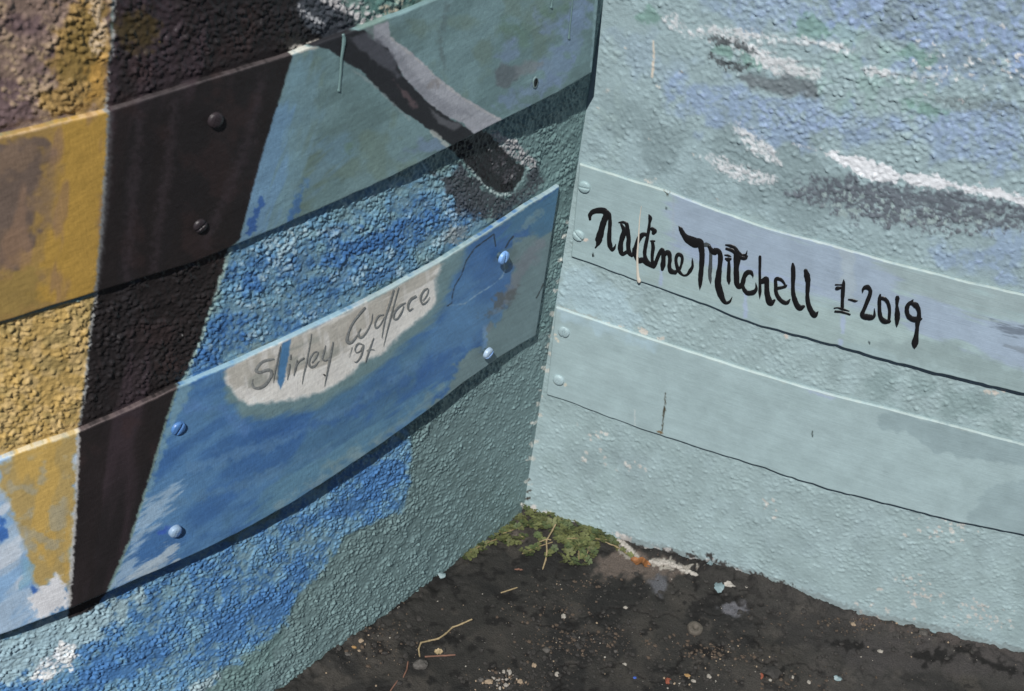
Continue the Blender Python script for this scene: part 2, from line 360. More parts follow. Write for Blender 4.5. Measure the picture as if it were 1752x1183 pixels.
def left_pipe(c, wall):
    d = -.1 if wall else None
    if not wall:
        c.P([(640, 45), (663, 37), (667, 63), (700, 87), (727, 110), (753, 137), (787, 163), (820, 183), (857, 204), (870, 215), (812, 231), (790, 210), (763, 200), (733, 177), (690, 130), (673, 97), (657, 80), (640, 70)], (148, 152, 160), soft=1.5, rough=2, ns=8)
        c.P([(627, 50), (640, 45), (655, 60), (690, 95), (712, 130), (735, 158), (800, 190), (812, 200), (760, 196), (700, 150), (675, 105)], (118, 122, 132), soft=4, rough=5, ns=14, alpha=.55)
        c.P([(505, 72), (543, 68), (583, 52), (623, 52), (633, 67), (663, 83), (677, 107), (690, 133), (733, 177), (763, 200), (790, 213), (812, 231), (773, 250), (747, 233), (723, 213), (673, 180), (620, 123), (597, 110), (580, 97), (563, 85), (540, 80)], (36, 37, 42), soft=1.5, rough=1.8, ns=8)
        c.P([(597, 63), (627, 54), (667, 87), (686, 128), (680, 135), (643, 105), (610, 77)], (78, 80, 90), soft=4, rough=4, ns=12, alpha=.8)
        c.P([(673, 138), (700, 160), (716, 184), (708, 186), (687, 162)], (92, 76, 78), soft=3, rough=3, ns=9, alpha=.8)
        c.P([(735, 185), (760, 203), (790, 214), (778, 224), (750, 212)], (92, 94, 100), soft=3, rough=2, ns=9, alpha=.8)
        c.S([(733, 150), (747, 138), (750, 150)], (4, 9, 5), (112, 103, 98), soft=4, rough=3, alpha=.45)
        c.S([(668, 66), (700, 92), (727, 113), (753, 140), (787, 165), (820, 186), (855, 205)], 3.5, (165, 165, 164), soft=1.5, rough=2.5, ns=6, alpha=.75)
        c.S([(738, 225), (765, 249)], 6, (160, 168, 160), soft=1.5, rough=2, alpha=.8)
        c.S([(592, 112), (640, 146), (700, 205)], 3, (125, 145, 145), soft=1.5, rough=2, alpha=.6)
        return
    # upper end of the stroke, on the stucco above the plank
    c.P([(500, -60), (560, -20), (600, 20), (620, 60), (560, 90), (503, 90)], (58, 64, 72), soft=3, rough=7, ns=12)
    c.P([(500, -60), (512, 30), (540, 62), (575, 75), (560, 100), (495, 95)], (32, 32, 34), soft=3, rough=7, ns=10)
    c.P([(535, -20), (590, -20), (640, 20), (662, 34), (640, 50), (620, 46), (585, 20), (552, 4)], (176, 174, 172), soft=3, rough=8, ns=9, dry=.25)
    c.S([(505, 10), (530, 30), (555, 42)], (7, 9, 5), (170, 172, 174), soft=2, rough=5, ns=7, dry=.35)
    c.S([(497, 82), (520, 78), (540, 72)], 8, (188, 182, 170), soft=2, rough=3, dry=.2)
    # lower end, below the plank
    c.P([(775, 245), (812, 232), (838, 245), (850, 268), (830, 285), (800, 272)], (70, 72, 80), soft=5, rough=6, ns=9, alpha=.0)
    c.P([(745, 300), (800, 288), (850, 335), (880, 334), (915, 285), (928, 290), (905, 340), (860, 376), (810, 372), (770, 345)], (58, 62, 70), soft=6, rough=14, ns=14, alpha=.9, dry=.0)
    c.P([(755, 250), (790, 235), (850, 225), (880, 240), (918, 276), (905, 290), (870, 272), (840, 262), (800, 262)], (150, 150, 150), soft=3, rough=4, ns=8, dry=.15)
    c.P([(765, 235), (820, 215), (850, 245), (872, 270), (897, 287), (897, 302), (874, 326), (853, 330), (833, 320), (812, 297), (788, 272), (765, 250)], (32, 32, 35), soft=2, rough=3, ns=7)
    c.S([(800, 285), (815, 303), (835, 324), (855, 334), (876, 330)], 3.5, (150, 172, 168), soft=1.2, rough=2, ns=5, alpha=.9)
    c.S([(880, 328), (890, 312), (900, 294), (906, 280)], 4.5, (118, 150, 148), soft=1.2, rough=2, ns=5)
    c.P([(850, 262), (885, 285), (888, 300), (862, 312), (840, 290)], (72, 72, 78), soft=6, rough=7, ns=8, alpha=.7, dry=.2)
    c.M((150, 150, 150), 10, .60, alpha=.8, poly=[(830, 250), (880, 275), (895, 300), (860, 310), (835, 280)], soft=3, seed=3, dry=.45)
def paint_wall_L(px, uv, h):
    c = Canvas(px, uv, h, (94, 130, 128))
    top = [(-400, -400), (900, -400), (900, 0), (740, 20), (500, 110), (0, 260), (-400, 360)]
    c.P(top, (98, 135, 125), soft=5, rough=5)
    c.M((64, 112, 104), 18, .50, alpha=.9, poly=[(560, -100), (900, -100), (760, 20), (640, 50)], soft=4, seed=1, dry=.0)
    c.M((180, 168, 148), 14, .56, alpha=.9, poly=[(560, -60), (720, -60), (700, 20), (640, 45)], soft=4, seed=3, dry=.3)
    # blue stucco between the planks
    mid = [(300, 700), (320, 630), (350, 560), (385, 440), (410, 400), (560, 340), (700, 300), (760, 300), (800, 370), (830, 380), (700, 470), (480, 600)]
    c.P(mid, (96, 146, 172), soft=22, rough=24, ns=26)
    c.M((56, 108, 162), 34, .42, .09, alpha=.95, poly=[(310, 680), (345, 565), (388, 430), (470, 410), (600, 380), (720, 330), (830, 360), (780, 420), (620, 500), (430, 620)], soft=12, seed=1, ang=-30, st=1.6)
    c.M((84, 136, 172), 22, .55, .06, alpha=.8, poly=mid, soft=10, seed=2)
    c.M((160, 188, 194), 16, .62, .05, alpha=.6, poly=mid, soft=10, seed=4, dry=.3)
    for e in ((345, 620, 34, 22), (395, 560, 26, 26), (430, 480, 20, 20), (700, 385, 60, 16), (600, 430, 60, 16), (650, 415, 30, 14), (420, 600, 26, 12)):
        c.E(*e, -28, (48, 102, 165), soft=6, rough=14, ns=11, alpha=.85, seed=2)
    c.M((100, 146, 160), 20, .50, .06, alpha=.85, poly=[(560, 350), (770, 290), (780, 330), (640, 400), (540, 440), (470, 470)], soft=10, seed=5)
    c.E(480, 430, 55, 9, -55, (165, 195, 200), soft=6, rough=14, ns=10, alpha=.7, dry=.3)
    c.E(440, 605, 45, 14, -25, (120, 150, 146), soft=5, rough=10, ns=10, alpha=.8)
    c.S([(392, 632), (440, 612), (500, 588), (520, 578), (600, 540), (680, 497), (745, 458), (785, 432)], (12, 8, 14, 16, 14, 12, 12, 8), (192, 186, 172), soft=2, rough=8, ns=8, alpha=.95, dry=.12)
    c.P([(455, 600), (530, 560), (545, 567), (520, 580), (470, 612)], (60, 112, 170), soft=2, rough=5, ns=7, alpha=.8)
    c.S([(330, 655), (365, 640), (395, 628)], 8, (130, 165, 165), soft=3, rough=4)
    c.E(560, 560, 20, 6, -28, (190, 184, 170), soft=2, rough=6, ns=6, dry=.2)
    # corner strip and beneath the upper plank
    c.M((80, 112, 112), 26, .56, alpha=.6, poly=[(820, 300), (1010, 140), (960, 500), (900, 860), (760, 960), (860, 640)], soft=14, seed=4)
    c.E(780, 400, 26, 12, -30, (140, 140, 132), soft=5, rough=9, ns=7, alpha=.6)
    c.P([(400, 1250), (480, 1100), (505, 1015), (600, 905), (690, 855), (705, 745), (940, 560), (1000, 800), (880, 940), (600, 1250)], (98, 130, 130), soft=6, rough=8)
    # blue under the lower plank
    low = [(-400, 1500), (-400, 1100), (0, 1090), (430, 905), (700, 735), (702, 800), (690, 868), (640, 890), (585, 915), (540, 985), (508, 1018), (478, 1075), (430, 1120), (380, 1150), (330, 1200), (300, 1500)]
    c.P(low, (88, 140, 176), soft=3, rough=11, ns=16, seed=3)
    c.M((62, 118, 176), 40, .43, .09, alpha=.95, poly=low, soft=5, seed=1, ang=-30, st=1.5)
    c.h = 1-c.h; c.M((122, 156, 156), 9, .40, .1, alpha=.55, poly=low, soft=5, seed=4, dry=.80); c.M((118, 154, 158), 9, .40, .1, alpha=.5, poly=mid, soft=5, seed=3, dry=.80); c.h = 1-c.h
    c.M((112, 158, 172), 15, .62, .05, alpha=.5, poly=low, soft=5, seed=2)
    for e in ((655, 815, 40, 28), (600, 860, 40, 16), (460, 1035, 42, 30), (500, 990, 28, 14), (390, 1070, 50, 22), (230, 1130, 60, 22), (160, 1160, 60, 22), (120, 1190, 90, 14)):
        c.E(*e, -32, (58, 114, 176), soft=5, rough=16, ns=12, alpha=.85, seed=2)
    c.P([(-200, 1200), (-200, 1080), (0, 1090), (160, 1030), (250, 1010), (200, 1060), (160, 1100), (60, 1150), (0, 1170)], (138, 172, 180), soft=8, rough=16, ns=14, alpha=.9)
    c.P([(82, 1120), (100, 1098), (125, 1105), (133, 1130), (110, 1150), (70, 1165), (40, 1160)], (205, 212, 218), soft=3, rough=8, ns=8, dry=.1)
    c.P([(0, 1175), (40, 1172), (60, 1190), (0, 1230)], (70, 130, 190), soft=3, rough=6)
    c.E(350, 1170, 30, 9, -35, (140, 170, 176), soft=4, rough=8, ns=8)
    # ochre side
    ytop = [(-400, -400), (198, -400), (188, 60), (184, 190), (0, 250), (-400, 360)]
    c.P(ytop, (124, 104, 92), soft=2, rough=1)
    c.M((96, 78, 80), 60, .50, alpha=.8, poly=ytop, soft=4, seed=1)
    c.M((170, 146, 112), 26, .55, alpha=.7, poly=ytop, soft=4, seed=2, dry=.2)
    c.P([(90, -60), (120, 20), (100, 60), (80, 90), (95, 130), (70, 165), (90, 205), (180, 192), (186, 60), (180, -60)], (150, 120, 66), soft=12, rough=22, ns=18, alpha=.9)
    c.P([(120, 30), (165, 20), (172, 60), (165, 130), (140, 150), (105, 120)], (112, 92, 44), soft=8, rough=16, ns=12, alpha=.6, seed=2)
    c.P([(150, -30), (176, -30), (178, 30), (176, 110), (160, 90), (155, 40)], (196, 172, 140), soft=4, rough=10, ns=9, alpha=.9, dry=.2)
    c.P([(150, 110), (178, 90), (180, 165), (150, 170)], (176, 134, 62), soft=6, rough=10, ns=9, alpha=.8)
    ymid = [(-400, 500), (0, 552), (163, 505), (156, 545), (149, 620), (142, 690), (134, 735), (0, 800), (-400, 900)]
    c.P(ymid, (172, 142, 80), soft=2, rough=1)
    c.M((186, 158, 104), 16, .52, alpha=.8, poly=ymid, soft=3, seed=1)
    c.M((146, 126, 76), 22, .60, alpha=.7, poly=ymid, soft=3, seed=2)
    left_black(c)
    c.E(232, 50, 36, 34, 0, (72, 60, 26), soft=12, rough=14, alpha=.6)
    c.M((176, 150, 70), 5, .80, .03, alpha=.9, poly=[(195, 5), (330, 10), (320, 60), (240, 120), (195, 120)], soft=8, seed=3, dry=.45)
    light_edge(c, dry=.15, w=6)
    c.S([(392, 428), (370, 498), (347, 568), (322, 632), (306, 664)], (6, 4, 5, 5, 6), (132, 165, 158), soft=1.5, rough=2.5, ns=6, alpha=.9)
    c.M((190, 186, 180), 6, .80, .03, alpha=.9, poly=[(225, 560), (330, 560), (300, 670), (225, 640)], soft=10, seed=5, dry=.4)
    left_pipe(c, True)
    # cream chips along the corner
    for i in range(26):
        y = 380 + i*19; x = np.interp(y, [150, 400, 510, 640, 760, 865], [1006, 968, 951, 932, 911, 897]) - 2
        if (i*7) % 5 < 3: c.E(x, y + (i*5) % 9, 2.5+(i % 3), 3+(i*3) % 5, 80, (200, 197, 186), soft=1.2, rough=3, ns=4, seed=i % 5, alpha=.85)
    c.E(900, 868, 10, 6, 30, (215, 210, 200), soft=1.5, rough=4, ns=5)
    return c
def paint_L1(px, uv, h):
    c = Canvas(px, uv, h, (92, 128, 130))
    c.M((104, 142, 146), 60, .52, alpha=.7, seed=1, ang=-62, st=3)
    c.M((84, 116, 116), 40, .56, alpha=.7, seed=2, ang=-25, st=3)
    c.M((96, 122, 104), 50, .64, alpha=.5, seed=4)
    c.P([(500, 95), (545, 90), (540, 200), (500, 330), (470, 400), (405, 420), (430, 330), (460, 220)], (100, 142, 158), soft=14, rough=20, ns=24, alpha=.75, streak=(-70, 60, 9))
    c.P([(440, 250), (470, 180), (500, 190), (485, 290), (455, 400), (415, 410)], (98, 142, 178), soft=10, rough=18, ns=18, alpha=.8, streak=(-70, 60, 8))
    c.P([(420, 400), (432, 365), (446, 340), (452, 345), (442, 372), (432, 404)], (46, 92, 165), soft=2, rough=5, ns=8, alpha=.9)
    c.P([(488, 386), (505, 340), (520, 305), (526, 310), (516, 350), (500, 384)], (56, 104, 165), soft=3, rough=5, ns=8, alpha=.8)
    c.P([(545, 250), (590, 235), (600, 262), (560, 300), (520, 330)], (96, 138, 162), soft=12, rough=20, ns=20, alpha=.6, streak=(-40, 50, 8))
    for e in ((872, 85, 9, 26, 10), (935, 45, 14, 26, -20), (985, 50, 18, 50, 20), (950, 110, 26, 28, 40), (985, 20, 24, 22, 0), (900, 160, 60, 8, -25), (730, 250, 40, 10, -28)):
        c.E(*e, (104, 132, 164), soft=9, rough=14, ns=14, alpha=.75, seed=1)
    for e in ((895, 60, 10, 22, 0), (870, 50, 14, 18, 0), (596, 248, 9, 8, 0), (950, 20, 26, 12, 0)):
        c.E(*e, (84, 120, 100), soft=8, rough=10, ns=12, alpha=.6, seed=2)
    c.P([(848, 125), (860, 110), (885, 113), (895, 122), (880, 140), (868, 154), (850, 148)], (88, 100, 106), soft=4, rough=4, ns=12, alpha=.85)
    c.P([(884, 112), (905, 106), (926, 108), (920, 122), (900, 128), (880, 135)], (112, 124, 128), soft=5, rough=4, ns=10, alpha=.8)
    c.S([(760, 120), (752, 70), (765, 10)], (5, 7, 5), (82, 104, 104), soft=5, rough=5, alpha=.5)
    c.S([(1021, -10), (1012, 120)], 5, (112, 152, 156), soft=2, rough=2, alpha=.8)
    y = [(-400, 300), (-400, 700), (0, 556), (165, 505), (183, 260), (187, 186), (0, 232)]
    c.P(y, (150, 120, 66), soft=2, rough=1)
    c.P([(100, 215), (190, 185), (183, 260), (165, 510), (60, 530), (85, 430), (80, 330), (105, 260)], (168, 132, 58), soft=9, rough=18, ns=24, seed=2)
    c.P([(0, 240), (60, 240), (90, 265), (70, 310), (50, 350), (62, 400), (30, 450), (-60, 470), (-60, 250)], (98, 84, 78), soft=9, rough=18, ns=22, alpha=.9, seed=1)
    c.M((124, 102, 82), 34, .55, alpha=.7, poly=[(-60, 240), (100, 240), (90, 470), (-60, 540)], soft=14, seed=3)
    c.M((140, 110, 86), 24, .62, alpha=.6, poly=y, soft=5, seed=5, ang=98, st=4)
    c.P([(0, 480), (60, 455), (70, 520), (0, 550), (-80, 560)], (142, 118, 62), soft=9, rough=12, alpha=.8)
    c.S([(0, 237), (95, 214), (186, 189)], 4, (180, 152, 112), soft=1.5, rough=2, alpha=.8)  # sunlit top edge put into the colour, ochre part
    left_black(c); light_edge(c, col=(128, 134, 134), w=5)
    c.S([(190, 197), (186, 300), (172, 440), (166, 500)], (8, 9, 8, 5), (82, 82, 84), soft=4, rough=3, alpha=.55)
    for ln in ([(300, 170), (285, 300), (262, 460)], [(450, 130), (420, 260), (350, 420)], [(240, 200), (228, 330), (215, 480)]):
        c.S(ln, (10, 16, 10), (56, 48, 52), soft=9, rough=7, alpha=.6)
    c.S([(340, 142), (430, 114), (498, 92)], 3, (88, 80, 80), soft=1.5, rough=1, alpha=.7)  # painted light on the top edge of the black, right half
    c.S([(190, 188), (260, 166), (340, 142)], 3, (78, 72, 72), soft=1.5, rough=1, alpha=.7)  # same painted edge light, left half of the black
    left_pipe(c, False)
    c.S([(500, 92), (520, 84), (545, 82)], (5, 8, 3), (176, 178, 168), soft=1.5, rough=2)
    return c
def paint_L2(px, uv, h):
    c = Canvas(px, uv, h, (54, 103, 160))
    blue = [(180, 1020), (310, 655), (500, 570), (960, 310), (920, 590), (430, 910)]
    c.M((76, 126, 170), 50, .52, alpha=.75, seed=1, ang=-30, st=3)
    c.M((48, 96, 156), 44, .55, alpha=.6, seed=2, ang=-35, st=3)
    c.M((78, 122, 140), 60, .62, alpha=.5, seed=3, ang=-60, st=3)
    c.P([(420, 905), (583, 800), (737, 700), (760, 660), (700, 690), (560, 770), (440, 850)], (84, 132, 156), soft=12, rough=16, ns=20, alpha=.7, streak=(-33, 60, 8))
    for ln, wd, cl in (([(330, 800), (460, 760), (600, 700), (720, 620)], 16, (84, 130, 172)), ([(300, 860), (420, 830), (560, 770)], 12, (80, 124, 160)), ([(440, 745), (580, 720), (700, 650), (790, 590)], 10, (44, 92, 158)), ([(560, 800), (680, 730), (760, 660)], 9, (112, 146, 150)), ([(320, 700), (380, 700), (420, 740)], 14, (74, 118, 176)), ([(470, 870), (560, 815), (640, 765)], 7, (118, 150, 158))):
        c.S(ln, wd, cl, soft=7, rough=9, ns=12, alpha=.55, seed=3)
    # halo and white panel behind the old signature
    halo = [(384, 640), (392, 686), (415, 715), (470, 714), (540, 698), (596, 668), (655, 625), (700, 588), (742, 552), (760, 520), (775, 470), (800, 440), (805, 405), (740, 450), (600, 530)]
    c.P(halo, (100, 134, 132), soft=9, rough=6, ns=16, alpha=.85, streak=(-30, 40, 8))
    panel = [(387, 632), (430, 608), (480, 584), (527, 567), (583, 538), (633, 514), (690, 482), (752, 446), (753, 462), (746, 480), (748, 500), (747, 516), (736, 530), (725, 542), (705, 556), (689, 569), (672, 588), (655, 604), (618, 622), (595, 645), (574, 658), (553, 670), (530, 678), (500, 684), (460, 689), (425, 692), (408, 682), (398, 668), (386, 655)]
    c.P(panel, (204, 202, 194), soft=4.5, rough=2.4, ns=8)
    c.P([(387, 636), (440, 606), (527, 568), (583, 540), (690, 484), (750, 450), (742, 470), (700, 505), (660, 540), (600, 590), (560, 625), (500, 645), (430, 668), (400, 662)], (160, 156, 144), soft=7, rough=10, ns=14, alpha=.75, streak=(-28, 50, 6))
    c.M((136, 140, 132), 18, .54, alpha=.6, poly=[(400, 640), (527, 580), (600, 550), (610, 580), (560, 620), (430, 665)], soft=6, seed=2, ang=-28, st=4)
    c.M((200, 198, 192), 12, .62, alpha=.6, poly=panel, soft=4, seed=4, ang=85, st=5)
    c.P([(483, 588), (498, 580), (495, 605), (489, 630), (486, 652), (480, 667), (475, 655), (475, 628), (478, 602)], (64, 120, 170), soft=1.2, rough=1.2, ns=7)
    c.S([(482, 590), (476, 630), (474, 650)], 2.2, (88, 92, 90), soft=1.2, rough=1, alpha=.7)
    # right end greys
    g = [(926, 403), (950, 395), (960, 340), (940, 700), (730, 705), (766, 670), (784, 622), (800, 605), (831, 583), (833, 563), (845, 545), (868, 520), (876, 489), (879, 466), (872, 440), (884, 415), (905, 404)]
    c.P(g, (98, 128, 132), soft=4, rough=7, ns=12, seed=1)
    c.P([(938, 406), (925, 430), (895, 470), (880, 500), (850, 550), (832, 572), (840, 545), (866, 500), (880, 455), (905, 420)], (112, 120, 130), soft=6, rough=8, ns=14, alpha=.75)
    c.P([(900, 350), (960, 318), (952, 400), (925, 402), (900, 392), (870, 410), (830, 420)], (62, 112, 146), soft=6, rough=10, ns=14, alpha=.9, streak=(-40, 50, 8))
    c.S([(925, 360), (890, 395)], 9, (104, 140, 150), soft=4, rough=5, alpha=.7)
    c.E(862, 510, 26, 9, -45, (84, 88, 90), soft=6, rough=9, ns=8, alpha=.85)
    c.E(838, 535, 20, 8, -40, (76, 92, 104), soft=6, rough=9, ns=8, alpha=.7)
    c.E(870, 440, 14, 16, 30, (90, 116, 118), soft=6, rough=8, ns=9, alpha=.7)
    c.E(848, 545, 14, 8, -50, (66, 120, 170), soft=4, rough=6, ns=8, alpha=.8)
    c.S([(830, 560), (830, 590), (822, 603)], (5, 7, 5), (96, 140, 186), soft=3, rough=3, alpha=.8)
    c.S([(860, 440), (864, 462), (858, 475), (843, 488), (815, 505), (795, 520), (770, 523)], 1.6, (120, 155, 180), soft=1.2, rough=1.2, ns=4, alpha=.8)
    c.S([(765, 524), (773, 519), (774, 505), (778, 490), (790, 470), (797, 448), (812, 425), (830, 412), (845, 401), (848, 421)], 1.8, (30, 44, 58), soft=.8, rough=.6, ns=4, alpha=.95)
    c.S([(865, 424), (872, 412), (878, 405)], 2, (30, 44, 58), soft=.8, rough=.6)
    c.S([(918, 510), (930, 484 + 2)], 1.8, (36, 44, 46), soft=.8, rough=.6)
    # lower left
    c.P([(310, 655), (330, 660), (300, 720), (240, 880), (190, 1015), (180, 1020), (225, 915), (262, 800)], (104, 146, 160), soft=4, rough=5, alpha=.75)
    c.P([(248, 860), (280, 845), (310, 835), (290, 870), (250, 915), (225, 975), (300, 960), (260, 990), (190, 1015), (215, 940)], (134, 166, 190), soft=8, rough=16, ns=12, alpha=.85, streak=(-35, 30, 4))
    c.P([(215, 990), (285, 935), (300, 930), (290, 955), (300, 960), (250, 985)], (158, 178, 188), soft=4, rough=9, ns=9, alpha=.85, streak=(-30, 30, 3))
    c.S([(286, 905), (275, 912)], 8, (48, 90, 180), soft=3, rough=3)
    y = [(-300, 800), (0, 785), (134, 740), (131, 850), (124, 950), (117, 1000), (60, 1100), (-300, 1300)]
    c.P(y, (142, 172, 198), soft=2, rough=1)
    c.M((112, 156, 198), 26, .50, alpha=.85, poly=y, soft=4, seed=1, ang=-40, st=3)
    c.M((184, 196, 206), 18, .60, alpha=.8, poly=y, soft=4, seed=2, ang=-40, st=3)
    c.P([(0, 800), (40, 765), (134, 738), (131, 850), (124, 950), (117, 1010), (95, 985), (72, 1005), (52, 985), (55, 950), (35, 905), (8, 850)], (164, 140, 84), soft=7, rough=12, ns=16)
    c.M((182, 148, 74), 20, .55, alpha=.8, poly=[(20, 770), (134, 740), (131, 850), (117, 1000), (60, 950)], soft=8, seed=3, ang=96, st=4)
    c.M((150, 146, 126), 20, .58, alpha=.7, poly=[(0, 800), (120, 760), (110, 980), (50, 960)], soft=8, seed=4)
    c.P([(50, 1025), (95, 985), (112, 1000), (118, 1035), (65, 1058)], (196, 198, 200), soft=3, rough=7, ns=8)
    c.P([(40, 960), (58, 965), (56, 995), (30, 1010)], (110, 162, 190), soft=4, rough=6, alpha=.8)
    c.P([(54, 1000), (70, 1008), (55, 1018)], (52, 100, 180), soft=2, rough=3)
    c.E(3, 908, 9, 20, 0, (50, 104, 184), soft=3, rough=5)
    left_black(c); light_edge(c, col=(178, 178, 174), w=5)
    c.S([(187, 1006), (225, 918), (262, 798), (285, 718), (305, 660)], 3.2, (112, 150, 142), soft=1.5, rough=2, ns=6, alpha=.8)
    c.S([(136, 738), (220, 702), (303, 664)], 3.5, (96, 84, 82), soft=1.5, rough=1.2, alpha=.8)  # top edge of the black lightened in colour as if sunlit
    c.S([(0, 785), (70, 760), (134, 739)], 4, (186, 176, 150), soft=1.5, rough=3, alpha=.8)  # painted sunlit rim over the ochre
    c.S([(305, 664), (350, 641), (392, 625), (480, 584), (583, 536)], 5, (118, 156, 168), soft=1.5, rough=1.5, alpha=.85)  # pale rim line: sunlight on the top edge painted into the blue
    c.S([(630, 515), (690, 482), (750, 449), (795, 422), (850, 387), (902, 352), (957, 318)], 5, (134, 160, 160), soft=1.5, rough=1.5, alpha=.9)  # painted light on the top edge continues to the right end
    return c
# ------------------------------------------------------------------ pigment of the right wall and its planks
def paint_wall_R(px, uv, h):
    c = Canvas(px, uv, h, (150, 181, 182))
    c.M((140, 170, 171), 40, .52, alpha=.45, seed=1)
    c.M((158, 190, 194), 34, .56, alpha=.4, seed=2)
    up = [(1020, -300), (2300, -300), (2300, 560), (1752, 500), (1420, 415), (1140, 322), (990, 280)]
    c.P(up, (144, 176, 182), soft=10, rough=10, alpha=.8)
    c.M((120, 148, 152), 60, .50, alpha=.6, poly=[(1040, 150), (1240, 160), (1420, 240), (1500, 330), (1380, 400), (1140, 310), (1010, 260)], soft=24, seed=2)
    c.M((150, 182, 182), 40, .54, alpha=.7, poly=[(1000, 180), (1060, 60), (1060, 280), (1000, 300)], soft=16, seed=3)
    for pl, al in (([(1380, -60), (1480, -60), (1752, 0), (2100, 20), (2100, 140), (1752, 115), (1600, 90), (1500, 60), (1410, 40)], .95), ([(1200, 10), (1380, -40), (1420, 40), (1440, 70), (1300, 50)], .55),
                   ([(1160, 150), (1250, 150), (1360, 175), (1420, 190), (1540, 200), (1530, 232), (1400, 230), (1310, 235), (1220, 205), (1170, 190)], .8),
                   ([(1560, 190), (1752, 190), (1752, 280), (1700, 300), (1600, 250)], .75), ([(1500, 100), (1640, 110), (1752, 100), (1752, 120), (1600, 135), (1500, 130)], .7),
                   ([(1620, 420), (1752, 400), (1752, 505), (1640, 470)], .7), ([(1060, 60), (1180, 110), (1170, 150), (1100, 130)], .25)):
        c.P(pl, (132, 162, 210), soft=18, rough=34, ns=26, alpha=al*.75, seed=3)
        c.M((150, 178, 222), 9, .52, .06, alpha=.75*al, poly=pl, soft=16, seed=1, dry=.25)
        c.M((134, 164, 170), 12, .55, .06, alpha=.7*al, poly=pl, soft=16, seed=4)
    c.M((120, 146, 156), 24, .56, alpha=.6, poly=[(1400, -60), (1752, -60), (1752, 180), (1500, 60)], soft=14, seed=5)
    c.M((140, 182, 176), 22, .56, alpha=.7, poly=[(1350, 60), (1420, 20), (1600, 120), (1600, 190), (1430, 190), (1340, 160)], soft=16, seed=2)
    for e in ((1390, 45, 34, 18), (1240, 85, 14, 12), (1290, 105, 26, 10), (1590, 188, 40, 10), (1570, 95, 30, 10), (1110, 30, 16, 16)):
        c.E(*e, 15, (108, 160, 146), soft=7, rough=12, ns=10, alpha=.75)
    W = (206, 213, 215)
    for ln, wd in (([(1138, 36), (1165, 50), (1210, 52), (1250, 66), (1300, 90), (1350, 108), (1400, 124)], (6, 14, 14, 16, 16, 20, 10)), ([(1240, 50), (1300, 62), (1380, 72), (1450, 84)], (8, 12, 10, 4)), ([(1300, 95), (1360, 118), (1392, 132)], (10, 16, 8)), ([(1480, 120), (1560, 132), (1650, 128)], (6, 8, 4)), ([(1250, 215), (1290, 240), (1330, 276)], (14, 22, 14)), ([(1200, 270), (1260, 290), (1325, 308)], (12, 18, 10))):
        c.S(ln, wd, W, soft=7, rough=9, ns=9, alpha=.75, dry=.34, seed=2)
    for pl in ([(1135, 30), (1160, 26), (1172, 44), (1190, 55), (1182, 66), (1150, 52)], [(1180, 50), (1215, 42), (1240, 50), (1262, 62), (1290, 78), (1285, 90), (1250, 78), (1205, 64)],
               [(1245, 48), (1300, 56), (1312, 66), (1270, 66)], [(1290, 82), (1320, 96), (1360, 108), (1392, 122), (1388, 132), (1350, 130), (1310, 118), (1290, 100)],
               [(1380, 68), (1440, 76), (1455, 86), (1420, 82)], [(1495, 118), (1520, 120), (1512, 132), (1492, 128)],
               [(1253, 216), (1262, 214), (1285, 228), (1310, 246), (1332, 268), (1338, 282), (1318, 276), (1290, 262), (1272, 240)],
               [(1201, 266), (1222, 262), (1250, 278), (1290, 290), (1325, 300), (1320, 316), (1290, 312), (1250, 300), (1215, 290)]):
        c.P(pl, W, soft=2.5, rough=7, ns=8, dry=.12, alpha=.95, seed=len(pl) % 5)
        c.P(pl, W, soft=8, rough=10, ns=10, dry=.4, alpha=.5)
    for pl in ([(1204, 60), (1222, 58), (1250, 66), (1285, 82), (1292, 90), (1262, 84), (1240, 76), (1212, 72)], [(1212, 92), (1240, 100), (1262, 106), (1282, 112), (1270, 124), (1245, 118), (1225, 108)]):
        c.P(pl, (78, 88, 92), soft=3, rough=7, ns=6, alpha=.9, dry=.1)
    c.P([(1265, 130), (1330, 128), (1390, 136), (1402, 155), (1398, 166), (1340, 162), (1285, 152)], (108, 122, 128), soft=6, rough=8, ns=12, alpha=.9)
    c.P([(1600, 165), (1700, 172), (1752, 190), (1690, 192), (1620, 182)], (112, 132, 136), soft=6, rough=12, ns=9, alpha=.7, dry=.2)
    c.P([(1350, 338), (1372, 312), (1400, 302), (1460, 306), (1520, 314), (1600, 322), (1700, 338), (1900, 362), (1900, 410), (1700, 388), (1600, 388), (1520, 384), (1450, 372), (1400, 352)], (92, 102, 114), soft=7, rough=15, ns=11, alpha=.9, dry=.10, seed=1)
    c.P([(1380, 345), (1450, 372), (1540, 394), (1640, 402), (1760, 400), (1760, 385), (1500, 372)], (104, 114, 124), soft=6, rough=16, ns=6, alpha=.9, dry=.3, seed=2)
    c.M((148, 176, 174), 9, .62, .04, alpha=.9, poly=[(1360, 320), (1480, 318), (1560, 345), (1740, 370), (1740, 400), (1440, 372)], soft=6, seed=3)
    for pl in ([(1415, 262), (1450, 264), (1480, 270), (1520, 284), (1542, 300), (1530, 312), (1500, 308), (1462, 296), (1440, 280)], [(1540, 300), (1570, 296), (1600, 300), (1640, 312), (1680, 318), (1752, 334), (1830, 350), (1830, 366), (1752, 352), (1680, 334), (1620, 324), (1560, 318)]):
        c.P(pl, (222, 228, 232), soft=2, rough=6, ns=8, seed=2)
    c.S([(1360, 245), (1400, 258), (1430, 265)], (3, 5, 6), W, soft=2, rough=5, dry=.3)
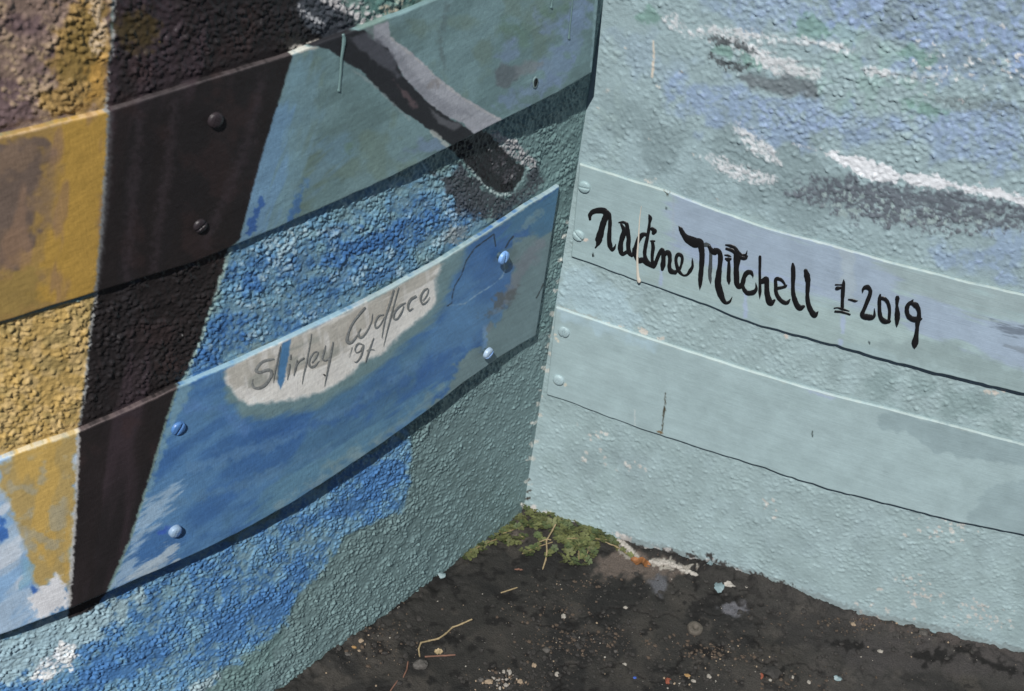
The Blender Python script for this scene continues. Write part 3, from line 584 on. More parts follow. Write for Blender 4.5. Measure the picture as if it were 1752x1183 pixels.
    for i in range(60):
        a = random.random(); x = 1560+190*random.random(); y = np.interp(x, [1560, 1650, 1752], [125, 100, 120])+random.gauss(0, 26)
        c.E(x, y, 2+4*a, 1.5+3*a*random.random(), 20, (214, 216, 214), soft=1.2, rough=3, ns=4, dry=.3, alpha=.9, seed=i % 5)
    c.S([(1118, 70), (1119, 100), (1116, 131)], (2.5, 3, 5), (212, 202, 184), soft=1, rough=1)
    for (x, y, r) in ((1037, 157, 5), (1042, 153, 4), (1024, 186, 3), (1127, 147, 3), (1163, 123, 3), (1113, 238, 3), (1071, 81, 3), (1112, 312, 6), (1104, 308, 4), (1120, 309, 4), (1230, 343, 4), (1188, 265, 3)):
        c.E(x, y, r, r*.8, 20, (206, 204, 194), soft=1.2, rough=3, ns=3, dry=.1)
    # between the planks
    c.P([(955, 500), (985, 455), (1070, 500), (1100, 550), (1060, 560), (1000, 540), (955, 522)], (160, 196, 206), soft=12, rough=16, ns=18, alpha=.8)
    for (x, y, r) in ((1097, 566, 6), (1105, 569, 5), (1128, 580, 5), (1132, 579, 4), (970, 529, 4), (1040, 556, 4), (1063, 560, 5), (1345, 575, 4), (1690, 670, 6), (1702, 672, 5), (1716, 668, 4)):
        c.E(x, y, r, r*.7, 20, (202, 197, 186), soft=1.2, rough=3, ns=3)
    c.P([(955, 522), (1030, 548), (1032, 555), (960, 532)], (150, 156, 146), soft=1.5, rough=3, ns=6, alpha=.6)
    c.M((128, 160, 160), 40, .54, alpha=.7, poly=[(1400, 600), (1752, 690), (1752, 750), (1500, 690)], soft=14, seed=2)
    # below the planks
    c.M((156, 187, 192), 44, .42, .16, alpha=.7, poly=[(905, 800), (960, 820), (1060, 880), (1200, 940), (1480, 1040), (1752, 1110), (1752, 1200), (880, 1200)], soft=22, seed=1)
    c.M((132, 158, 162), 50, .50, .14, alpha=.4, poly=[(960, 770), (1060, 760), (1140, 800), (1120, 860), (1010, 850)], soft=20, seed=3)
    c.M((140, 169, 173), 60, .52, .14, alpha=.35, poly=[(1250, 830), (1500, 880), (1500, 960), (1300, 930)], soft=24, seed=4)
    random.seed(3)
    for (cx_, cy_, sx, sy, n) in ((1615, 905, 30, 12, 26), (1585, 1010, 22, 10, 24), (1640, 1045, 40, 12, 26), (1700, 1065, 30, 10, 20), (1310, 870, 10, 12, 8), (1070, 800, 20, 8, 9), (1020, 775, 14, 14, 7), (1560, 985, 16, 6, 8), (1500, 1052, 30, 8, 10), (1030, 740, 20, 10, 6)):
        for i in range(n):
            a = random.random(); c.E(cx_+random.gauss(0, sx), cy_+random.gauss(0, sy), 1.2+4*a*a, 1+1.8*a, 25, (200, 198, 190), soft=1, rough=2.5, ns=3, seed=i % 5, alpha=.9)
    for i in range(20):
        y = 560+i*15; x = np.interp(y, [150, 400, 510, 640, 760, 865], [1006, 968, 951, 932, 911, 897])+3
        if (i*7) % 5 < 2: c.E(x, y, 2+(i % 3), 3+(i*3) % 4, 80, (200, 197, 186), soft=1.2, rough=3, ns=4, seed=i % 5, alpha=.8)
    for (x, y) in ((917, 710), (910, 745), (904, 822), (905, 840), (903, 853)):
        c.E(x, y, 5, 1.6, -15, (60, 50, 40), soft=1.2, rough=2, ns=3)
    for (x, y, rx, ry) in ((907, 872, 12, 7), (937, 879, 9, 5), (984, 896, 8, 4), (1057, 915, 6, 5), (1070, 922, 9, 6), (1110, 941, 14, 5), (1122, 940, 5, 6), (1141, 943, 6, 6), (1215, 960, 6, 3), (1190, 958, 12, 3), (1258, 976, 12, 3)):
        c.E(x, y, rx, ry, 20, (205, 203, 198), soft=1.5, rough=4, ns=4)
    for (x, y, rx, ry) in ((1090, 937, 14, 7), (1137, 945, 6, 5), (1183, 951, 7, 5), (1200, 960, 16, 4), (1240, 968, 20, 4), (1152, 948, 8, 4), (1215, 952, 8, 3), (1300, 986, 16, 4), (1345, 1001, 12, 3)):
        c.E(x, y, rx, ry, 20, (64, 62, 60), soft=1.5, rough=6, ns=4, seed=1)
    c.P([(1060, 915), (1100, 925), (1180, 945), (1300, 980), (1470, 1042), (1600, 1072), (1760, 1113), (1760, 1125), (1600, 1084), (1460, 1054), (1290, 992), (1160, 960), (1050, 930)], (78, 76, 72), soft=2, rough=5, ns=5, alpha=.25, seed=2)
    return c
def paint_R1(px, uv, h):
    c = Canvas(px, uv, h, (148, 180, 182))
    c.M((156, 190, 190), 40, .55, alpha=.5, seed=1, ang=18, st=4)
    c.P([(1151, 325), (1200, 345), (1300, 382), (1420, 415), (1540, 448), (1540, 540), (1470, 530), (1380, 500), (1290, 480), (1200, 455), (1151, 420)], (146, 170, 194), soft=10, rough=16, ns=20, alpha=.9, streak=(18, 80, 7))
    c.P([(1150, 325), (1154, 326), (1154, 440), (1150, 440)], (150, 170, 182), soft=2, rough=2, alpha=.5)
    c.P([(1160, 420), (1220, 420), (1300, 460), (1360, 480), (1400, 500), (1300, 490), (1200, 460)], (148, 172, 206), soft=8, rough=14, ns=14, alpha=.6, streak=(18, 80, 6))
    c.P([(1290, 480), (1400, 520), (1560, 560), (1640, 620), (1400, 580), (1220, 520), (1100, 480), (1160, 440)], (150, 180, 178), soft=12, rough=18, ns=20, alpha=.85, streak=(18, 80, 7))
    c.P([(1540, 500), (1640, 530), (1752, 560), (2000, 640), (2000, 720), (1752, 640), (1660, 600), (1560, 560)], (146, 170, 196), soft=10, rough=18, ns=20, alpha=.85, streak=(18, 80, 7))
    c.P([(1500, 450), (1640, 482), (1752, 508), (1900, 540), (1900, 590), (1752, 550), (1600, 515)], (146, 172, 174), soft=8, rough=16, ns=20, alpha=.8, streak=(15, 80, 7))
    c.P([(1490, 590), (1600, 580), (1700, 615), (1752, 640), (1752, 675), (1640, 648)], (136, 164, 164), soft=7, rough=10, ns=20, alpha=.8)
    c.P([(1695, 548), (1725, 554), (1760, 562), (1760, 580), (1720, 566)], (104, 122, 140), soft=4, rough=9, ns=8, alpha=.85, streak=(10, 30, 3))
    c.P([(1720, 590), (1760, 598), (1760, 606), (1730, 598)], (120, 138, 152), soft=3, rough=7, ns=8, alpha=.7, streak=(10, 30, 3))
    for x, y0, y1, w_ in ((1275, 500, 545, 6), (1442, 540, 572, 7), (1438, 580, 592, 6), (1131, 462, 490, 4)):
        c.P([(x-w_/2, y0), (x+w_/2, y0), (x+w_/2, y1), (x-w_/2, y1)], (156, 180, 214), soft=2, rough=2, ns=9, alpha=.8)
    c.P([(1438, 425), (1462, 430), (1460, 520), (1440, 520)], (158, 180, 188), soft=4, rough=5, ns=12, alpha=.6)
    for x, y in ((1015, 436), (1140, 357), (1487, 587), (1432, 400)): c.E(x, y, 1.6, 3, 0, (60, 78, 80), soft=.8, rough=.8, ns=3)
    c.S([(1136, 326), (1142, 333), (1146, 329)], 2, (60, 58, 46), soft=.8, rough=1); c.S([(1143, 322), (1141, 336)], 2, (60, 58, 46), soft=.8, rough=1)
    c.S([(985, 280), (1070, 305), (1139, 327), (1246, 367), (1300, 387), (1422, 420), (1530, 451), (1652, 482), (1752, 505)], 3, (172, 192, 184), soft=1.2, rough=2, ns=9, alpha=.7)  # light caught by the rounded top edge, painted as a paler line
    c.E(1003, 411, 3, 5, 60, (214, 200, 186), soft=1, rough=2, ns=3)
    c.E(973, 418, 3, 7, 80, (210, 198, 184), soft=1, rough=2, ns=3)
    return c
def paint_R2(px, uv, h):
    c = Canvas(px, uv, h, (152, 183, 185))
    c.M((160, 191, 193), 50, .52, alpha=.35, seed=1, ang=20, st=4)
    c.M((146, 177, 178), 40, .58, alpha=.3, seed=3, ang=20, st=4)
    c.P([(950, 524), (1040, 553), (1130, 588), (1120, 600), (1060, 580), (960, 545)], (160, 196, 208), soft=7, rough=9, ns=14, alpha=.8)
    c.P([(1495, 705), (1540, 700), (1640, 730), (1760, 760), (1900, 800), (1900, 850), (1760, 795), (1680, 790), (1600, 775), (1560, 745), (1500, 728)], (136, 166, 170), soft=3, rough=7, ns=18, alpha=.9)
    c.P([(1700, 830), (1760, 820), (1800, 880), (1790, 930), (1690, 905), (1650, 890)], (136, 166, 170), soft=4, rough=7, ns=14, alpha=.7)
    c.P([(1370, 662), (1420, 676), (1440, 684), (1400, 678)], (156, 180, 208), soft=3, rough=4, ns=9, alpha=.8)
    c.S([(1139, 673), (1138, 690), (1136, 706), (1133, 738)], (1, 2, 4, 1.2), (70, 66, 50), soft=.8, rough=1.2, ns=4)
    c.S([(1390, 738), (1390, 747)], (2, 2.6), (50, 66, 62), soft=.8, rough=.6)
    c.E(1129, 740, 4, 1.6, 20, (120, 100, 70), soft=1, rough=2, ns=3)
    c.S([(1086, 702), (1086, 728)], (1, 2), (196, 206, 200), soft=.8, rough=.6, alpha=.8)
    c.S([(950, 526), (1032, 553), (1123, 584), (1215, 614), (1300, 641), (1394, 669), (1516, 700), (1640, 732), (1752, 762)], 3, (172, 194, 188), soft=1.2, rough=2, ns=9, alpha=.7)  # paler line paints the light on this plank's top edge
    for (x, y) in ((950, 573), (951, 580), (950, 655), (967, 658), (955, 584)): c.E(x, y, 2.2, 2.5, 0, (205, 202, 184), soft=.8, rough=1.6, ns=3)
    return c

# ------------------------------------------------------------------ build a stucco wall
def graded(a, b, step0, step1, lo, hi):
    """parameter values: fine from a to b (step0 -> step1), coarse out to lo and hi"""
    v = [a]
    while v[-1] < b: v.append(v[-1] + step0 + (step1-step0)*(v[-1]-a)/(b-a))
    st = step1; x = v[-1]
    while x < hi: st *= 1.35; x += st; v.append(min(x, hi))
    st = step0; x = a; pre = []
    while x > lo: st *= 1.35; x -= st; pre.append(max(x, lo))
    return np.array(pre[::-1] + v)
def build_wall(name, W_, keys, relief, painter, E, material, label, s_fine, s_steps, z_fine, z_step, amp):
    s = graded(0, s_fine, *s_steps, -.004, 1.25 if W_ is WL else 1.7); z = graded(z_fine[0], z_fine[1], z_step, z_step, -.3, 1.5)
    ns_, nz = len(s), len(z); S, Z = np.meshgrid(s, z, indexing='ij'); Sf, Zf = S.ravel(), Z.ravel()
    h, low = relief(Sf, Zf)
    fade = np.ones_like(Sf)
    for k in keys:                                         # trowelled smoother against the plank edges
        zt, zb = edge(k, 't', Sf), edge(k, 'b', Sf)
        fade *= 1 - .85*sst(.004, .0, np.abs(Zf-zt)-.0005)*(Zf >= zt-.001)
    edge_fade = sst(-.002, .006, Sf)
    hh = (h*amp + low)*fade*edge_fade
    base = W_.at(Sf, Zf, 0*Sf); px = topx(base)
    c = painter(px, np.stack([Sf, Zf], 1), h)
    V = W_.at(Sf, Zf, hh)
    # rear sheet so that the wall has its thickness
    Sc, Zc = .5*(S[:-1, :-1]+S[1:, 1:]), .5*(Z[:-1, :-1]+Z[1:, 1:])
    mask = np.ones(Sc.shape, bool)
    for k in keys:
        zt, zb = edge(k, 't', Sc.ravel()).reshape(Sc.shape), edge(k, 'b', Sc.ravel()).reshape(Sc.shape)
        smin = min(SPEC[k]['st'].min(), SPEC[k]['sb'].min())
        mask &= ~((Zc < zt-.012) & (Zc > zb+.02) & (Sc > smin+.02))
    flip = W_ is WL
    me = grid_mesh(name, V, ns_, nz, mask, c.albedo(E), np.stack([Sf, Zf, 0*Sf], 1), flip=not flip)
    root = link(name, me, None, material, label=label, category='wall')
    # body behind the rendered face
    sb = np.linspace(0, s[-1], 30); pts = []
    for o in (-.004, -.2): pts += [W_.at(sb, 0*sb - .3, o), W_.at(sb, 0*sb + 1.5, o)]
    Vb = np.concatenate(pts); n = len(sb); q = []
    for i in range(n-1):
        a, b, c2, d = i, n+i, 2*n+i, 3*n+i
        q += [(b, b+1, d+1, d), (c2, d, d+1, c2+1)]
    q += [(0, n, 3*n, 2*n), (n-1, 2*n-1, 4*n-1, 3*n-1)]
    mb = raw_mesh('wall_body', Vb, np.array(q), np.tile(lin((150, 150, 145))[None]*.6, (len(Vb), 1)), np.zeros((len(Vb), 3)), smooth=False)
    link('wall_body', mb, root, material)
    return root
wall_L = build_wall('stucco_wall', WL, ('L1', 'L2'), relief_L, paint_wall_L, E_L, M_stucco,
                    'left stucco wall painted with ochre, black and bright blue mural shapes', .67, (.00105, .00078), (-.035, .80), .00100, .0021)
wall_R = build_wall('stucco_wall', WR, ('R1', 'R2'), relief_R, paint_wall_R, E_R, M_stucco_r,
                    'right stucco wall painted pale teal with white and charcoal dabs', .66, (.0011, .0011), (-.10, .76), .0012, .0021)

# ------------------------------------------------------------------ planks
def build_plank(key, root, painter, E, material, label, s_end, step, zstep, s_far):
    """s_end(t): where the plank stops near the corner, t = 0 bottom .. 1 top"""
    sp = SPEC[key]; W_ = sp['W']; th = THK[key]
    u = np.arange(0, s_far, step); u = np.concatenate([[0, .0006, .0014], u[3:], np.linspace(u[-1]+.01, 1.2 if W_ is WL else 1.6, 30)])
    nt_ = int(.20/zstep) if W_ is WL else int(.115/zstep)
    t = np.concatenate([[0, .002, .006], np.linspace(.012, .988, nt_), [.994, .998, 1]])
    U, T_ = np.meshgrid(u, t, indexing='ij')
    se = s_end(T_); S = se + U
    Zb, Zt = edge(key, 'b', S.ravel()).reshape(S.shape), edge(key, 't', S.ravel()).reshape(S.shape)
    wob = .0011*(vn(S*150, S*0+3, 1)-.5)*(1-T_) * (1 if W_ is WR else .5) + .0007*(vn(S*90, S*0+7, 2)-.5)*T_
    Z = Zb*(1-T_) + Zt*T_ + wob
    r = .0011 if W_ is WL else .0007                     # eased arris
    wz = (Zt-Zb)
    de = np.minimum(np.minimum(T_*wz, (1-T_)*wz), U)
    base_off = sp['off'](S)*(1-T_) + sp['offt'](S)*T_
    off = base_off - r*(1 - np.sqrt(np.clip(1 - (1 - np.clip(de/r, 0, 1))**2, 0, 1)))
    off += .0006*(fbm(S*30, Z*40, 3)-.5)*sst(0, .01, de) + .00016*(fbm(S*420, Z*420, 1)-.5)*sst(0, .002, de)
    Sf, Zf = S.ravel(), Z.ravel(); nu, nv = S.shape
    px = topx(W_.at(Sf, Zf, off.ravel()))
    c = painter(px, None, np.zeros(len(Sf))); c.streaky = -30 if W_ is WL else 19; colr = c.albedo(E)
    V = W_.at(Sf, Zf, off.ravel())
    idx = np.arange(nu*nv).reshape(nu, nv)
    q = np.stack([idx[:-1, :-1], idx[1:, :-1], idx[1:, 1:], idx[:-1, 1:]], -1).reshape(-1, 4)
    flip = W_ is WR
    # rim to the back
    rim = np.concatenate([idx[:, 0], idx[-1, 1:], idx[-2::-1, -1], idx[0, -2:0:-1]]); n = len(rim)
    bo = np.maximum(base_off.ravel()[rim] - th - .0004, -.001)
    Vb = W_.at(Sf[rim], Zf[rim], bo); k = nu*nv + np.arange(n)
    qs = np.stack([rim, k, np.roll(k, -1), np.roll(rim, -1)], 1)
    q = np.concatenate([q, qs]);
    if flip: q = q[:, ::-1]
    V = np.concatenate([V, Vb]); colr = np.concatenate([colr, colr[rim]])
    fl = np.stack([np.concatenate([Sf, Sf[rim]]), np.concatenate([Zf, Zf[rim]+.02]), 0*np.concatenate([Sf, Sf[rim]])], 1)
    me = raw_mesh('plank', V, q, colr, fl)
    return link('plank', me, root, material, label=label)
def end_fn(key, top_px, bot_px):
    sp = SPEC[key]; (a, ), _ = sp['W'].hit([top_px], sp['offt']); (b, ), _ = sp['W'].hit([bot_px], sp['off'])
    return lambda t: b*(1-t) + a*t
s1_top, _ = hit_face('L1', [(1023, 0)]); s1_bot, zb1 = WL.hit([(1013, 125)], SPEC['L1']['off'])
P_L1 = build_plank('L1', wall_L, paint_L1, E_L, M_board_l, 'upper plank of the left wall, ochre, black and grey-teal, crossed by a slanting dark stroke',
                   lambda t: s1_bot[0] + (s1_top[0]-s1_bot[0])*t*1.3, .00095, .0012, .66)
P_L2 = build_plank('L2', wall_L, paint_L2, E_L, M_board_l, 'lower plank of the left wall, blue with a whitish panel holding thin grey writing',
                   end_fn('L2', (958, 318), (917, 575)), .00095, .0011, .68)
P_R1 = build_plank('R1', wall_R, paint_R1, E_R, M_board_r, 'upper plank of the right wall, pale teal with bold black brush writing',
                   end_fn('R1', (991, 283), (977, 439)), .0011, .0011, .64)
P_R2 = build_plank('R2', wall_R, paint_R2, E_R, M_board_r, 'lower plank of the right wall, plain pale teal with a short crack',
                   end_fn('R2', (951, 526), (935, 675)), .0011, .0011, .66)

# ------------------------------------------------------------------ ribbons of paint: lettering and drips
def catmull(pts, n=6):
    P = np.asarray(pts, float)
    if len(P) < 3:
        t = np.linspace(0, 1, n*2)[:, None]; return P[0]*(1-t) + P[-1]*t
    Q = np.vstack([2*P[0]-P[1], P, 2*P[-1]-P[-2]]); out = []
    for i in range(1, len(Q)-2):
        for t in np.linspace(0, 1, n, endpoint=False):
            a, b, c, d = Q[i-1], Q[i], Q[i+1], Q[i+2]
            out.append(.5*((2*b) + (c-a)*t + (2*a-5*b+4*c-d)*t*t + (3*b-3*c+d-a)*t**3))
    out.append(P[-1]); return np.array(out)
def ribbons(name, key, strokes, material, parent, lift=.00015, thick=.0005, **tags):
    sp = SPEC[key]; W_ = sp['W']; VV = []; QQ = []; nb = 0
    for k, st in enumerate(strokes):
        c = catmull(st); xy = c[:, :2]; wd = np.maximum(c[:, 2], .6)
        t = np.gradient(xy, axis=0); t /= np.linalg.norm(t, axis=1)[:, None] + 1e-9
        # rounded ends
        n = np.stack([-t[:, 1], t[:, 0]], 1)
        r0, r1 = wd[0]/2, wd[-1]/2
        ex = lambda p, tt, r, sgn: [(p + sgn*tt*r*math.sin(a), r*2*math.cos(a)) for a in (1.35, .95, .5)]
        pre = ex(xy[0], t[0], r0, -1); post = ex(xy[-1], t[-1], r1, 1)[::-1]
        xy2 = np.vstack([[p for p, _ in pre], xy, [p for p, _ in post]]); w2 = np.concatenate([[v for _, v in pre], wd, [v for _, v in post]])
        n2 = np.vstack([np.repeat(n[:1], 3, 0), n, np.repeat(n[-1:], 3, 0)]); m = len(xy2)
        jit = 1 + .10*(vn(np.arange(m)*.45, np.full(m, k*3.1), 2)-.5)*2
        cols = (-.5, -.38, -.15, .15, .38, .5); hs = (0, .7, 1, .85, .7, 0)
        P = np.stack([xy2 + n2*(w2*jit*a)[:, None] for a in cols], 1).reshape(-1, 2)
        s_, z_ = hit_face(key, P)
        hgt = np.tile(np.array(hs)*thick, m)*np.repeat(np.clip(w2/6, .25, 1), 6)
        hgt = hgt*(.75 + .5*vn(P[:, 0]*.5, P[:, 1]*.12, 3))
        V = W_.at(s_, z_, face_off(key, s_, z_) + lift + k*.00003 + hgt)
        idx = np.arange(m*6).reshape(m, 6) + nb
        QQ.append(np.stack([idx[:-1, :-1], idx[1:, :-1], idx[1:, 1:], idx[:-1, 1:]], -1).reshape(-1, 4)); VV.append(V); nb += m*6
    me = raw_mesh(name, np.concatenate(VV), np.concatenate(QQ))
    o = link(name, me, parent, material, **tags); return o
def G(ox, oy, k, lst):
    """strokes as flat x,y,width triples of an enlarged tracing"""
    out = []
    for f in lst:
        a = np.array(f, float).reshape(-1, 3); a[:, 0] = a[:, 0]/k + ox; a[:, 1] = a[:, 1]/k + oy; a[:, 2] /= k; out.append(a)
    return out
ink = G(1000, 340, 8.76, [
 (85,305,40, 85,245,60, 130,195,70, 220,175,85, 300,185,90, 330,240,100, 300,320,95, 270,410,90, 245,510,105, 218,600,110, 212,650,80, 190,700,40, 165,735,20),
 (330,190,60, 372,235,60, 385,330,55, 380,450,62, 372,600,75, 385,700,75, 415,765,50, 450,735,40, 472,680,10),
 (520,355,22, 580,350,40, 630,375,55, 645,430,60, 650,500,70, 665,600,65, 658,700,70, 670,800,70, 710,845,60),
 (550,375,30, 580,430,60, 602,480,80, 572,570,80, 545,680,75, 545,770,80, 570,830,55, 630,800,60),
 (930,535,55, 880,535,65, 825,590,75, 775,700,58, 750,790,70, 775,870,65, 820,925,80, 880,915,80, 940,965,75, 1000,1000,60),
 (730,750,26, 742,830,44), (970,240,22, 988,290,62, 978,360,42, 968,450,50, 950,560,50, 920,700,58, 905,820,58, 928,920,70, 985,985,70, 1040,1015,60),
 (1020,450,60, 1052,480,72, 1038,508,60), (995,630,20, 1055,630,24), (1022,640,55, 1032,730,58, 1020,830,50, 1020,930,50, 1040,1000,70),
 (1045,1010,60, 1080,930,62, 1120,830,62, 1160,765,66, 1180,790,66, 1187,900,72, 1178,1000,78, 1170,1055,45),
 (1180,870,50, 1220,812,70, 1268,812,76, 1285,900,58, 1275,1010,60, 1300,1080,75, 1360,1100,68),
 (1360,1095,55, 1420,1060,42, 1450,1000,38, 1470,900,46, 1450,842,55, 1400,835,55, 1375,900,46, 1385,990,52, 1420,1080,50, 1480,1140,34, 1540,1135,36, 1590,1070,55, 1622,1010,40, 1622,950,34, 1618,880,5),
 (130,830,18, 130,855,24)])
ink += G(1150, 370, 8.76, [
 (100,140,5, 130,185,60, 170,260,75, 225,325,110, 300,368,150, 360,392,160, 420,385,110, 442,420,80),
 (425,400,85, 442,480,92, 452,560,82, 450,660,80, 442,780,74, 430,900,74, 425,1000,58, 418,1100,5),
 (560,455,50, 600,510,80, 640,520,105, 690,512,75, 722,560,72, 728,640,75, 715,760,72, 700,880,88, 690,1000,98, 712,1100,105, 738,1180,98, 775,1260,70, 820,1292,50, 870,1268,38, 905,1200,5),
 (795,575,20, 850,582,32, 890,600,8), (810,630,36, 845,640,66, 880,632,36), (855,670,42, 855,780,52, 850,900,62, 855,970,50, 857,1020,5),
 (810,422,24, 880,435,42, 940,462,48, 990,530,58, 1050,570,36, 1108,568,34, 1130,505,6), (818,478,36, 900,502,50, 960,545,65, 1040,610,52, 1100,620,48, 1130,590,26),
 (972,540,90, 978,640,108, 966,780,82, 970,900,82, 975,1000,82, 1012,1048,76, 1060,1000,72, 1082,910,66, 1122,842,74, 1180,832,66, 1213,880,28, 1215,915,5),
 (1060,1035,55, 1090,1100,58, 1140,1142,72, 1220,1132,74, 1265,1080,46, 1257,985,5)])
grey = G(1150, 370, 8.76, [(450,440,70, 510,425,64, 550,442,58, 575,470,40), (577,500,46, 580,600,48, 575,750,58, 567,880,56, 575,960,42, 580,1015,5)])
ink += G(1250, 430, 8.76, [
 (445,72,42, 445,180,44, 442,300,38, 445,450,42, 445,600,46, 442,705,6), (450,462,50, 500,432,80, 543,402,70, 547,500,74, 552,620,80, 582,735,98, 612,768,84, 662,725,36),
 (720,542,50, 780,532,44, 830,512,44, 850,490,8), (822,490,26, 780,432,46, 730,402,52, 682,412,56, 682,500,52, 686,600,58, 720,680,62, 780,742,66, 850,760,64, 895,710,18),
 (937,175,30, 942,240,66, 945,350,70, 940,480,54, 942,600,60, 962,700,72, 1002,800,86, 1050,836,88, 1102,815,42),
 (1130,278,56, 1150,350,92, 1165,450,76, 1160,560,62, 1156,680,58, 1176,800,72, 1222,900,82, 1270,942,84, 1315,895,16)])
ink += G(1400, 465, 8.76, [
 (385,100,4, 385,160,46, 378,220,56, 372,330,56, 366,440,48, 366,530,48), (265,182,22, 310,182,16, 355,182,20), (285,237,56, 350,225,36), (245,532,18, 300,527,18, 370,547,36, 470,577,10), (262,582,34, 340,587,34, 420,606,34, 478,628,26),
 (458,402,18, 520,412,36, 560,425,34, 598,422,8), (668,300,12, 682,240,46, 738,217,76, 783,262,58, 778,330,62, 740,430,62, 700,530,58, 666,610,66, 682,650,84, 740,664,92, 800,668,82, 845,640,44, 845,532,5),
 (932,332,30, 922,400,52, 922,500,52, 926,600,58, 947,682,66, 1000,728,74, 1068,730,54), (942,380,52, 1000,392,56, 1048,450,52, 1073,550,46, 1070,650,46, 1066,700,40),
 (1190,368,54, 1190,400,66, 1185,460,42, 1185,520,46, 1190,600,76, 1190,680,76, 1185,750,50, 1182,815,6),
 (1425,402,12, 1398,442,54, 1350,482,66, 1332,560,62, 1352,640,70, 1412,690,74, 1500,700,82, 1548,690,34), (1402,452,54, 1470,490,82, 1510,562,56, 1514,650,66, 1495,740,66, 1485,850,52, 1472,950,66, 1456,1040,104, 1450,1098,74, 1450,1132,16)])
ribbons('lettering', 'R1', ink, M_ink, P_R1, lift=.00045, thick=.0006)
M_ink2 = mat('thin_black_sign_paint', (.05, .06, .065), .5, .3, vary=.2, noise=600)
ribbons('lettering', 'R1', grey, M_ink2, P_R1, lift=.0004, thick=.0003)
pen = G(410, 560, 8.76, [
 (500,475,30, 440,485,38, 350,510,40, 280,570,42, 240,650,44, 300,672,46, 380,645,44, 450,642,48, 472,700,48, 432,790,44, 350,880,46, 270,910,46, 208,898,40, 182,840,26, 192,775,8),
 (605,282,12, 580,400,18, 545,560,22, 517,700,22, 500,830,8), (762,410,18, 752,470,28), (740,555,26, 725,670,32, 708,782,12), (850,490,18, 830,600,32, 805,722,12), (830,600,12, 880,512,18, 950,460,28),
 (1070,95,12, 1042,260,18, 1012,420,22, 985,560,26, 952,700,22, 930,850,8), (1080,525,24, 1140,440,24, 1162,372,24, 1110,370,20, 1050,450,24, 1030,540,34, 1062,590,38, 1120,572,34, 1182,500,8),
 (1280,270,12, 1250,380,28, 1230,470,28, 1280,492,24, 1350,440,18), (1390,220,22, 1370,330,28, 1332,520,32, 1300,680,22, 1260,885,6)])
pen += G(570, 470, 6.96, [
 (370,390,24, 300,470,26, 220,580,28, 170,700,30, 160,790,46, 210,800,36, 270,732,18, 320,640,12), (290,682,18, 302,740,28, 350,728,24, 410,640,18, 450,540,12, 460,460,6),
 (592,470,12, 530,490,18, 490,570,20, 502,630,22, 550,592,14, 602,500,12), (710,180,20, 670,320,24, 620,480,20, 590,620,16, 570,750,6), (770,150,11, 720,330,14, 670,520,18, 630,680,13, 590,850,5),
 (850,330,12, 780,370,24, 720,440,24, 710,510,26, 750,520,18, 800,450,18, 830,370,10), (970,252,28, 910,292,26, 880,360,24, 892,420,18, 940,392,10), (1060,302,12, 1110,230,14, 1120,162,14, 1070,182,20, 1030,260,24, 1050,340,24, 1100,320,14, 1142,260,6),
 (215,860,9, 180,980,4), (350,832,18, 290,812,18, 250,870,17, 262,920,14, 310,902,14, 350,840,17, 320,960,18, 270,1030,14, 240,1032,8), (470,750,11, 430,860,17, 390,980,17, 370,1050,5), (390,902,10, 430,882,14, 480,890,7)])
ribbons('lettering', 'L2', pen, M_grey_ink, P_L2, lift=.0004, thick=.00012)
ribbons('lettering', 'L2', G(410, 560, 8.76, [(1255,705,20, 1268,716,24)]), M_ink, P_L2, lift=.0006, thick=.0002)
for key, par, pts, m_ in (('L1', P_L1, [(587, 60, 5), (588, 70, 6), (584, 100, 4), (582, 130, 3.5), (580, 150, 4), (579, 155, 5.5)], M_drip_teal),
                      ('L1', P_L1, [(980, -6, 1.6), (977, 25, 1.8), (974, 52, 2.2), (973, 66, 4)], M_drip_teal), ('L1', P_L1, [(945, -6, 2), (944, 6, 2.5), (943, 13, 4)], M_drip_teal),
                      ('R1', P_R1, [(1098, 352, 1), (1095, 375, 1.8), (1093, 410, 2.4), (1091, 440, 3.2), (1092, 470, 4.6), (1094, 480, 7)], M_drip_cream)):
    ribbons('paint_drip', key, [np.array(pts, float)], m_, par, lift=.0012 if key == 'R1' else .0003, thick=.0009)

# ------------------------------------------------------------------ screws
def screw_mesh(r=.0052, h=.0034, slot=1.2, filled=.0):
    nr, na = 16, 40; V = [(0, 0, h)]; 
    def hf(x, y):
        d = math.hypot(x, y)/r; z = h*math.sqrt(max(0, 1-(d*.95)**3.6)) + .00012*math.sin(x*2400+y*900)*math.sin(y*2100)
        u = x*math.sin(slot) - y*math.cos(slot)
        g = max(0, 1-(abs(u)/(r*.17))**4) if abs(u) < r*.17 else 0
        return z - (1-filled)*.0011*g
    V = []
    for i in range(nr+1):
        for j in range(na):
            a = 2*math.pi*j/na; q = r*(i/nr if i < nr else 1.0); x, y = q*math.cos(a), q*math.sin(a)
            V.append((x, y, hf(x, y) if i < nr else -.001))
    V = np.array(V); idx = np.arange((nr+1)*na).reshape(nr+1, na); q = []
    for i in range(nr):
        for j in range(na): q.append((idx[i, j], idx[i+1, j], idx[i+1, (j+1) % na], idx[i, (j+1) % na]))
    return V, np.array(q)
